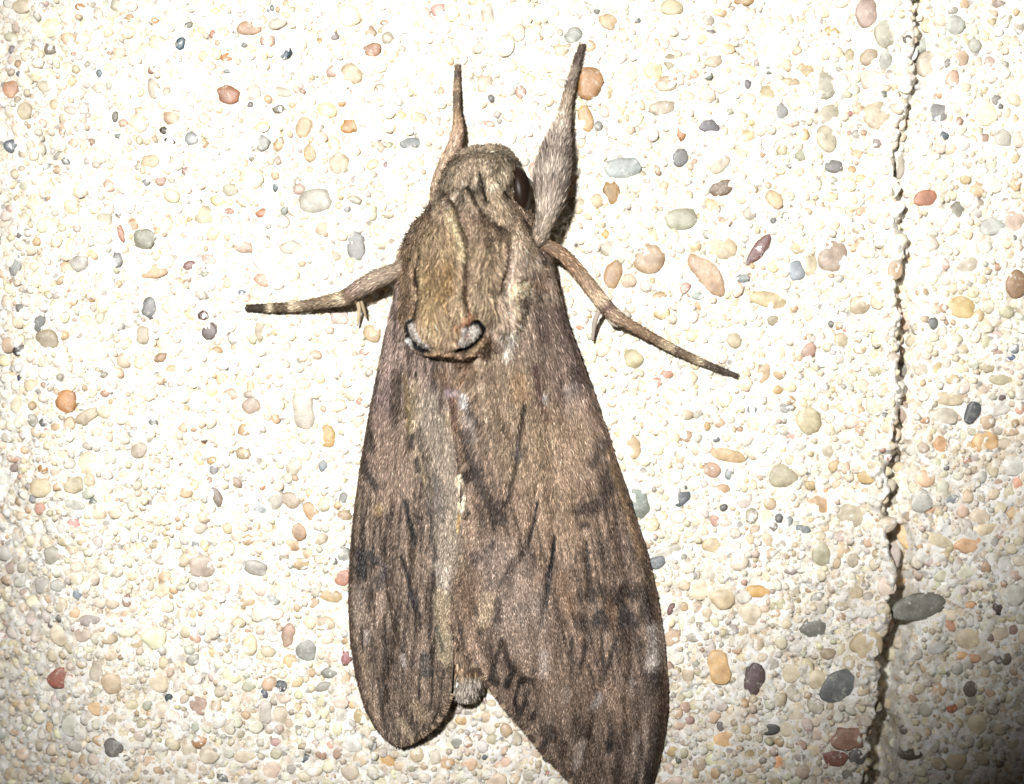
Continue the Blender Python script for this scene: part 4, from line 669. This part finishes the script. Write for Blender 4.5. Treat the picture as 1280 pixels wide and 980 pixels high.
BODY = [
 ([(545, 458), (570, 468), (600, 458)], 22, 10, '66503f', .6), ([(562, 478), (567, 505), (571, 530)], 9, 5, '4a3429', .7), ([(560, 484), (575, 484)], 5, 4, '9a8a90', .5),
 ([(550, 300), (548, 350), (550, 400)], 46, 18, '85735a', .7), ([(606, 310), (606, 360), (600, 390)], 34, 18, '7a6b56', .6), ([(536, 330), (534, 390)], 12, 8, '8a7656', .6), ([(560, 320), (556, 370)], 8, 8, '6a5230', .6), ([(545, 310), (542, 350)], 6, 6, '5c4830', .5),
 ([(665, 300), (655, 330), (645, 380), (640, 410)], 34, 14, 'a69484', .7), ([(600, 195), (625, 192)], 30, 14, '7e705e', .6), ([(615, 225), (625, 215)], 18, 9, 'a0917c', .7), ([(615, 250), (635, 270), (655, 295)], 26, 12, '9c8a74', .6),
 ([(560, 215), (575, 205)], 22, 12, '8a7b68', .5), ([(562, 262), (575, 285), (580, 320)], 8, 5, 'a89878', .65), ([(510, 300), (508, 350), (511, 395)], 16, 8, '75624e', .75),
 ([(555, 239), (568, 251), (577, 279), (583, 301), (585, 335)], 4, 5, '3c3228', .6), ([(585, 335), (586, 385)], 3, 4, '44382c', .35), ([(599, 214), (604, 232), (608, 248)], 5, 4, '1c1714', .8), ([(587, 232), (596, 252), (605, 268)], 4.5, 4, '332a24', .6),
 ([(568, 232), (580, 228), (590, 236)], 5, 4, '352d26', .6), ([(541, 253), (556, 241), (566, 232)], 4, 5, '43382f', .45), ([(607, 268), (620, 278), (634, 285), (637, 309), (630, 340), (628, 362)], 6, 7, '40352c', .55), ([(600, 280), (625, 290)], 14, 10, '55473a', .5),
 ([(630, 238), (640, 250), (650, 264), (664, 286)], 3.5, 2.5, '3a2e26', .7), ([(638, 250), (650, 270)], 4, 3, 'b49c84', .6), ([(664, 286), (675, 310), (688, 332)], 4, 3, '2e2722', .8), ([(670, 290), (690, 325)], 14, 10, '78685a', .5),
 ([(521, 315), (520, 347), (522, 372), (518, 397)], 3, 2.4, '1c1713', .75),
 ([(632, 355), (634, 366)], 10, 5, 'b09c88', .7), ([(640, 358), (654, 350), (657, 362), (648, 371)], 8, 4, 'c2ae90', .85), ([(628, 352), (632, 355)], 3, 2, '3c3028', .7), ([(646, 374), (660, 378)], 10, 5, '4e423c', .7), ([(668, 340), (682, 355)], 16, 8, 'a88e7c', .75), ([(655, 336), (668, 328), (680, 322)], 2.5, 2, '382e28', .8),
 ([(640, 405), (638, 420), (634, 438)], 9, 5, 'dcd2c4', .85), ([(645, 370), (643, 410)], 4, 3, 'b8a486', .6),
 ([(552, 425), (575, 425)], 24, 10, '6c5a4a', .6),
 ([(514, 402), (517, 415), (526, 427), (534, 431)], 9, 3.5, '9c958e', .85), ([(582, 424), (590, 412), (597, 407)], 18, 5, '9c958e', .85), ([(586, 418)], 7, 5, '8c7464', .6),
 ([(518, 396), (509, 405), (512, 420), (522, 432), (536, 438)], 4.5, 1.6, '0b0a0a', .97), ([(584, 402), (597, 399), (606, 410), (600, 424), (590, 432), (572, 437)], 6, 2, '0b0a0a', .97), ([(575, 402), (586, 394), (592, 390)], 7, 4, '7a5036', .6),
 ([(511, 424), (514, 434)], 5, 3, 'e0d8d0', .8), ([(532, 444), (551, 440), (577, 449), (593, 440), (609, 421)], 5, 3, '8c755c', .8), ([(540, 450), (575, 455), (600, 445), (613, 425)], 4, 3, '38281e', .7),
]
def body_color(px, py):
    c = hexlin('84705f') + 0 * px[:, None]
    t = (1 - ss(235, 275, py))[:, None]; c = c * (1 - t) + hexlin('807262') * t
    f = fbm((px + 6 * np.sin(py / 17)) / 4.2, py / 24, 121, 2) - 0.5; q = fbm(px / 9, py / 16, 125, 2) - 0.5
    c = c * np.clip(1 + 1.9 * f + 1.2 * q, 0.28, 2.2)[:, None]
    c = strokes(px, py, c, BODY, 1.6)
    t = ss(822, 832, py)[:, None]; tip = hexlin('a0968a') * (1 + 0.6 * (fbm(px / 2.2, py / 30, 131, 2) - 0.5))[:, None]
    u_ = (1 - ss(832, 848, py))[:, None]; tip = tip * (1 - u_) + hexlin('806a54') * u_
    return c * (1 - t) + tip * t
ys = np.concatenate([np.linspace(181, 460, 190), np.linspace(462, 881, 120)]); nt_ = 72; nb_ = 24
a = np.interp(ys, XL[:, 0], XL[:, 1])[:, None]; b = np.interp(ys, XR[:, 0], XR[:, 1])[:, None]
tt = (1 - np.cos(np.linspace(0, math.pi, nt_))) / 2
X = a + (b - a) * tt[None]; Y = ys[:, None] + 0 * X; H = body_h(X, Y)
tb = (1 + np.cos(np.linspace(0, math.pi, nb_ + 2)[1:-1])) / 2
Xb = a + (b - a) * tb[None]; Yb = ys[:, None] + 0 * Xb
hb = np.interp(ys, HB[:, 0], HB[:, 1])[:, None]
Hb = hb - 0.9 * np.sqrt(np.maximum(1 - (2 * tb[None] - 1) ** 2, 0)) * np.minimum(1, (hb - 0.6))
loopP = np.concatenate([P(X, Y, H), P(Xb, Yb, Hb)], 1)
nr, nc = loopP.shape[:2]; i = np.arange(nr * nc).reshape(nr, nc); i2 = np.roll(i, -1, 1)
fb_ = np.stack([i[:-1], i[1:], i2[1:], i2[:-1]], -1).reshape(-1, 4)
vv = loopP.reshape(-1, 3); cA = loopP[0].mean(0); cB = loopP[-1].mean(0)
vv = np.concatenate([vv, [cA, cB]]); nA, nB_ = nr * nc, nr * nc + 1
caps = np.concatenate([np.stack([i[0], i2[0], np.full(nc, nA)], -1), np.stack([i2[-1], i[-1], np.full(nc, nB_)], -1)])
Xc = np.concatenate([X, Xb], 1).ravel(); Yc = np.concatenate([Y, Yb], 1).ravel()
cc = body_color(Xc, Yc) * 0.6 * GAIN; cc = np.concatenate([cc, cc[:2]])
body = part('body', mesh_np('body', vv, [fb_, caps], cc), m_skin)

GRV = [g[0] for g in GROOVE if g[1] < 0 and g[0][0][1] < 395]
FEAT = [g[0] for g in GROOVE if g[1] < 0 and g[0][0][1] >= 395] + [[(532, 444), (551, 440), (577, 449), (593, 440), (609, 421)], [(514, 402), (517, 415), (526, 427), (534, 431)], [(582, 424), (590, 412), (597, 407)], [(640, 358), (654, 350), (657, 362), (648, 371)]]
def body_fur():
    n = 190000
    py = rng.uniform(182, 545, n); px = rng.uniform(498, 694, n)
    a = np.interp(py, XL[:, 0], XL[:, 1]); b = np.interp(py, XR[:, 0], XR[:, 1])
    m = (px > a + .6) & (px < b - .6); px, py = px[m], py[m]; n = len(px)
    p0, tx, ty, N = frame(px, py, body_h)
    # hair flow: down the back, fanning out on the head, sweeping in at the thorax end
    dx = 0.10 * (px - 590) / 60 + 1.3 * (fbm(px / 17, py / 22, 141, 2) - 0.5) + rng.normal(0, .20, n)
    dx += -0.5 * np.exp(-((px - 600) / 22) ** 2) * ss(330, 400, py)
    dx += 0.35 * np.exp(-((px - 555) / 26) ** 2) * ss(250, 300, py) * (1 - ss(300, 350, py))
    hd = 1 - ss(184, 200, py)
    dy = 1 - 1.6 * hd
    dx = dx + hd * (px - 605) / 40
    T = tx * dx[:, None] + ty * dy[:, None]
    L = rng.uniform(1.0, 2.1, n) * np.interp(py, [185, 230, 300, 420, 447, 460], [.4, .8, 1.05, .95, .6, .8]); W = rng.uniform(.045, .085, n)
    spot = np.minimum(np.hypot(px - 590, py - 415), np.hypot(px - 518, py - 418)) < 20
    L = np.where(spot, L * .45, L)
    for f_ in GRV:
        L = np.minimum(L, np.clip(polydist(px, py, f_) * 1.3 / PX, .7, 9))
    for f_ in FEAT:
        L = np.minimum(L, np.clip(polydist(px, py, f_) * 1.0 / PX, .46, 9))
    C = vary(body_color(px, py), n, .2, .26, .42)
    dark = body_color(px, py).mean(1) < 0.02
    C[dark] = np.minimum(C[dark], .03)
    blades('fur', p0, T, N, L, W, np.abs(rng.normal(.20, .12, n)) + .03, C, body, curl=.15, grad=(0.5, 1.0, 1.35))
    # tail tuft
    n = 10000
    py = rng.uniform(770, 876, n); px = rng.uniform(560, 608, n)
    a = np.interp(py, XL[:, 0], XL[:, 1]); b = np.interp(py, XR[:, 0], XR[:, 1])
    m = (px > a + .5) & (px < b - .5); px, py = px[m], py[m]; n = len(px)
    p0, tx, ty, N = frame(px, py, body_h)
    T = tx * ((px - 584) / 130 + rng.normal(0, .07, n))[:, None] + ty
    C = vary(body_color(px, py), n, .2, .34, .3)
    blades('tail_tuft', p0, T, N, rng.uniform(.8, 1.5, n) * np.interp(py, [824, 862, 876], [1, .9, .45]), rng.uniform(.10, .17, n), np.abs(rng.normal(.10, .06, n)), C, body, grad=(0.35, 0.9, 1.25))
body_fur()

# ---- eye: a domed compound eye under the head fur
v3, f3 = ico(4)
ev = v3 * np.array([1.08, 2.3, 1.6]); ang = math.radians(8)
ev = np.stack([ev[:, 0] * math.cos(ang) - ev[:, 1] * math.sin(ang), ev[:, 0] * math.sin(ang) + ev[:, 1] * math.cos(ang), ev[:, 2]], -1)
eye = part('eye', mesh_np('eye', ev + P(np.array(649.0), np.array(237.0), np.array(4.6)), [f3]), m_eye)

# ---- legs
def tube(path, sides=12, sub=6):
    p = np.array(path, float)
    t = np.arange(len(p)); tq = np.linspace(0, len(p) - 1, (len(p) - 1) * sub + 1)
    # Catmull-Rom through the joints
    def cr(vals):
        out = []
        for q in tq:
            k_ = min(int(q), len(p) - 2); f = q - k_
            p0_, p1_, p2_, p3_ = vals[max(k_ - 1, 0)], vals[k_], vals[k_ + 1], vals[min(k_ + 2, len(p) - 1)]
            out.append(0.5 * (2 * p1_ + (p2_ - p0_) * f + (2 * p0_ - 5 * p1_ + 4 * p2_ - p3_) * f * f + (3 * p1_ - p0_ - 3 * p2_ + p3_) * f ** 3))
        return np.array(out)
    cx, cy, ch, r = cr(p[:, 0]), cr(p[:, 1]), cr(p[:, 2]), np.maximum(cr(p[:, 3]), 0.8) / PX
    C_ = P(cx, cy, ch)
    T = np.gradient(C_, axis=0); T /= np.linalg.norm(T, axis=1, keepdims=True)
    up = np.tile([0, 0, 1.0], (len(T), 1)); B = np.cross(T, up); B /= np.linalg.norm(B, axis=1, keepdims=True); Nn = np.cross(B, T)
    return C_, T, B, Nn, r, tq / (len(p) - 1)
def build_tube(C_, B, Nn, r, colr, sides=12):
    th = np.linspace(0, 2 * math.pi, sides, endpoint=False)
    ringv = C_[:, None] + r[:, None, None] * (np.cos(th)[None, :, None] * B[:, None] + np.sin(th)[None, :, None] * Nn[:, None])
    n, s_ = ringv.shape[:2]; i = np.arange(n * s_).reshape(n, s_); i2 = np.roll(i, -1, 1)
    f = np.stack([i[:-1], i2[:-1], i2[1:], i[1:]], -1).reshape(-1, 4)
    vv = np.concatenate([ringv.reshape(-1, 3), C_[:1], C_[-1:]])
    caps = np.concatenate([np.stack([i2[0], i[0], np.full(s_, n * s_)], -1), np.stack([i[-1], i2[-1], np.full(s_, n * s_ + 1)], -1)])
    cc = np.repeat(colr, s_, 0); cc = np.concatenate([cc, colr[:1], colr[-1:]])
    return vv, [f, caps], cc
def leg(path, bands, nb, hair, label, spurs=(), fat=0.84, lift=.14):
    path = [(x_, y_, h_, r_ * fat) for x_, y_, h_, r_ in path]
    C_, T, B, Nn, r, q = tube(path)
    # feet rest on the stone below them
    bx = np.array([b_[0] for b_ in bands]); bc = np.array([hexlin(b_[1]) for b_ in bands])
    bc = bc.mean(0) + (bc - bc.mean(0)) * 1.15; bc = np.clip(bc, 0.02, 0.7)
    colr = np.stack([np.interp(q, bx, bc[:, k_]) for k_ in range(3)], -1)
    ground = wall_h(C_[:, 0], C_[:, 1])
    w = ss(0.45, 1.0, q); C_ = C_.copy(); C_[:, 2] += w * ground
    vv, ff, cc = build_tube(C_, B, Nn, r, colr * .8 * GAIN)
    o = part('leg', mesh_np('leg', vv, ff, cc), m_skin); o['label'] = label
    # covering scales
    ln = np.r_[0, np.cumsum(np.linalg.norm(np.diff(C_, axis=0), axis=1))]
    wgt = np.interp(np.linspace(0, 1, 400), np.linspace(0, 1, len(r)), r); cdf = np.cumsum(wgt); cdf /= cdf[-1]
    qq = np.interp(rng.random(nb), cdf, np.linspace(0, 1, 400)); th = rng.uniform(-0.4, math.pi + 0.4, nb)
    ip = lambda A: np.stack([np.interp(qq, np.linspace(0, 1, len(A)), A[:, k_]) for k_ in range(3)], -1)
    c_, t_, b_, n_ = ip(C_), ip(T), ip(B), ip(Nn); rr = np.interp(qq, np.linspace(0, 1, len(r)), r)
    nrm = np.cos(th)[:, None] * b_ + np.sin(th)[:, None] * n_
    root = c_ + nrm * rr[:, None]
    cl = np.stack([np.interp(qq, bx, bc[:, k_]) for k_ in range(3)], -1)
    cl = vary(cl, nb, .12, .12, .22)
    k_ = np.clip(rr / 0.8, .35, 1.3) * hair
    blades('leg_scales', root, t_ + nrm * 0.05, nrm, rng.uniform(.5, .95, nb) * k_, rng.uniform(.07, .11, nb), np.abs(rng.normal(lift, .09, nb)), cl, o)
    for sp in spurs:
        c2, T2, B2, N2, r2, q2 = tube(sp[0], sub=5)
        v_, f_, cc_ = build_tube(c2, B2, N2, r2, np.tile(hexlin(sp[1]) * GAIN, (len(c2), 1)), 8)
        part('spur', mesh_np('spur', v_, f_, cc_), m_skin, o)
    return o
leg([(668, 306, 6.2, 9), (680, 280, 6.2, 11), (686, 255, 5.8, 17), (688, 228, 5.4, 20), (692, 200, 4.7, 17), (698, 172, 3.9, 11), (704, 148, 3.0, 7.5), (711, 115, 1.8, 6), (719, 86, 1.1, 5.5), (728, 56, .55, 4)],
    [(0, '807264'), (.18, '8f8376'), (.27, '786c62'), (.34, '968a7e'), (.42, '74685e'), (.5, '8e8176'), (.62, '9a8c7e'), (.74, '8a7a6a'), (.80, '645850'), (.86, '85786a'), (.9, '5c5048'), (1, '544a42')], 5200, 1.3, 'thick hairy right foreleg reaching up', (), 0.84, .34)
leg([(560, 275, 5.2, 8), (547, 248, 5.2, 9), (548, 228, 5, 9), (557, 205, 4.5, 9.5), (567, 184, 3.9, 9), (572, 164, 3.2, 7.5), (571, 140, 2.4, 5.5), (571, 110, 1.3, 5), (572, 82, .55, 4)],
    [(0, '7a6a58'), (.35, '94806c'), (.55, '9a8270'), (.7, '8a745c'), (.8, '5e5044'), (.88, '83705c'), (.93, '564a40'), (1, '6a5a4c')], 2600, .9, 'thin left foreleg reaching up past the head')
leg([(520, 325, 5.2, 11), (498, 338, 5.0, 11.5), (470, 349, 4.4, 12), (447, 362, 3.7, 11), (430, 372, 3.2, 10), (402, 378, 2.4, 7.5), (370, 383, 1.6, 7), (340, 385, 1.0, 6.5), (309, 385, .55, 4.5)],
    [(0, '7a6c5c'), (.25, '8c7c6c'), (.36, '7e6e60'), (.44, '6a5a4a'), (.5, 'a89880'), (.56, '7a6a56'), (.7, '6c5e4e'), (.76, 'ac9c84'), (.79, '5a4c3e'), (.85, '574a3c'), (.875, 'b0a088'), (.9, '463c32'), (1, '4a4036')], 3600, .85, 'left middle leg stretched out sideways',
    [([(444, 370, 3.0, 3.0), (449, 386, 2.2, 2.6), (447, 407, 1.3, 1.2)], 'b0a084'), ([(450, 372, 2.6, 2.2), (455, 388, 1.9, 2), (458, 398, 1.3, 1)], '9a8a70')])
leg([(668, 302, 5.6, 9), (694, 312, 5.3, 9), (714, 329, 4.9, 9.5), (735, 355, 4.3, 10), (753, 378, 3.7, 10), (771, 396, 3.1, 8.5), (800, 413, 2.4, 7), (830, 430, 1.8, 6.5), (860, 445, 1.3, 6), (890, 458, .9, 5), (922, 470, .5, 3.5)],
    [(0, '6a5848'), (.2, '78624e'), (.32, '8c7864'), (.37, 'a8947c'), (.41, '5c4a40'), (.47, '94806c'), (.5, '7a6654'), (.58, '7c6854'), (.66, '6e5c4a'), (.72, 'a4927a'), (.75, '5e5042'), (.81, '6c5c4a'), (.84, 'a8967e'), (.87, '564a3e'), (1, '4c4238')], 4000, .85, 'right middle leg stretched out sideways',
    [([(750, 386, 3.2, 3), (743, 404, 2.2, 3.2), (741, 426, 1.1, 1.3)], 'a09488'), ([(757, 388, 3.0, 3.6), (765, 402, 2.4, 4), (772, 408, 1.8, 1.5)], 'b4a898')])
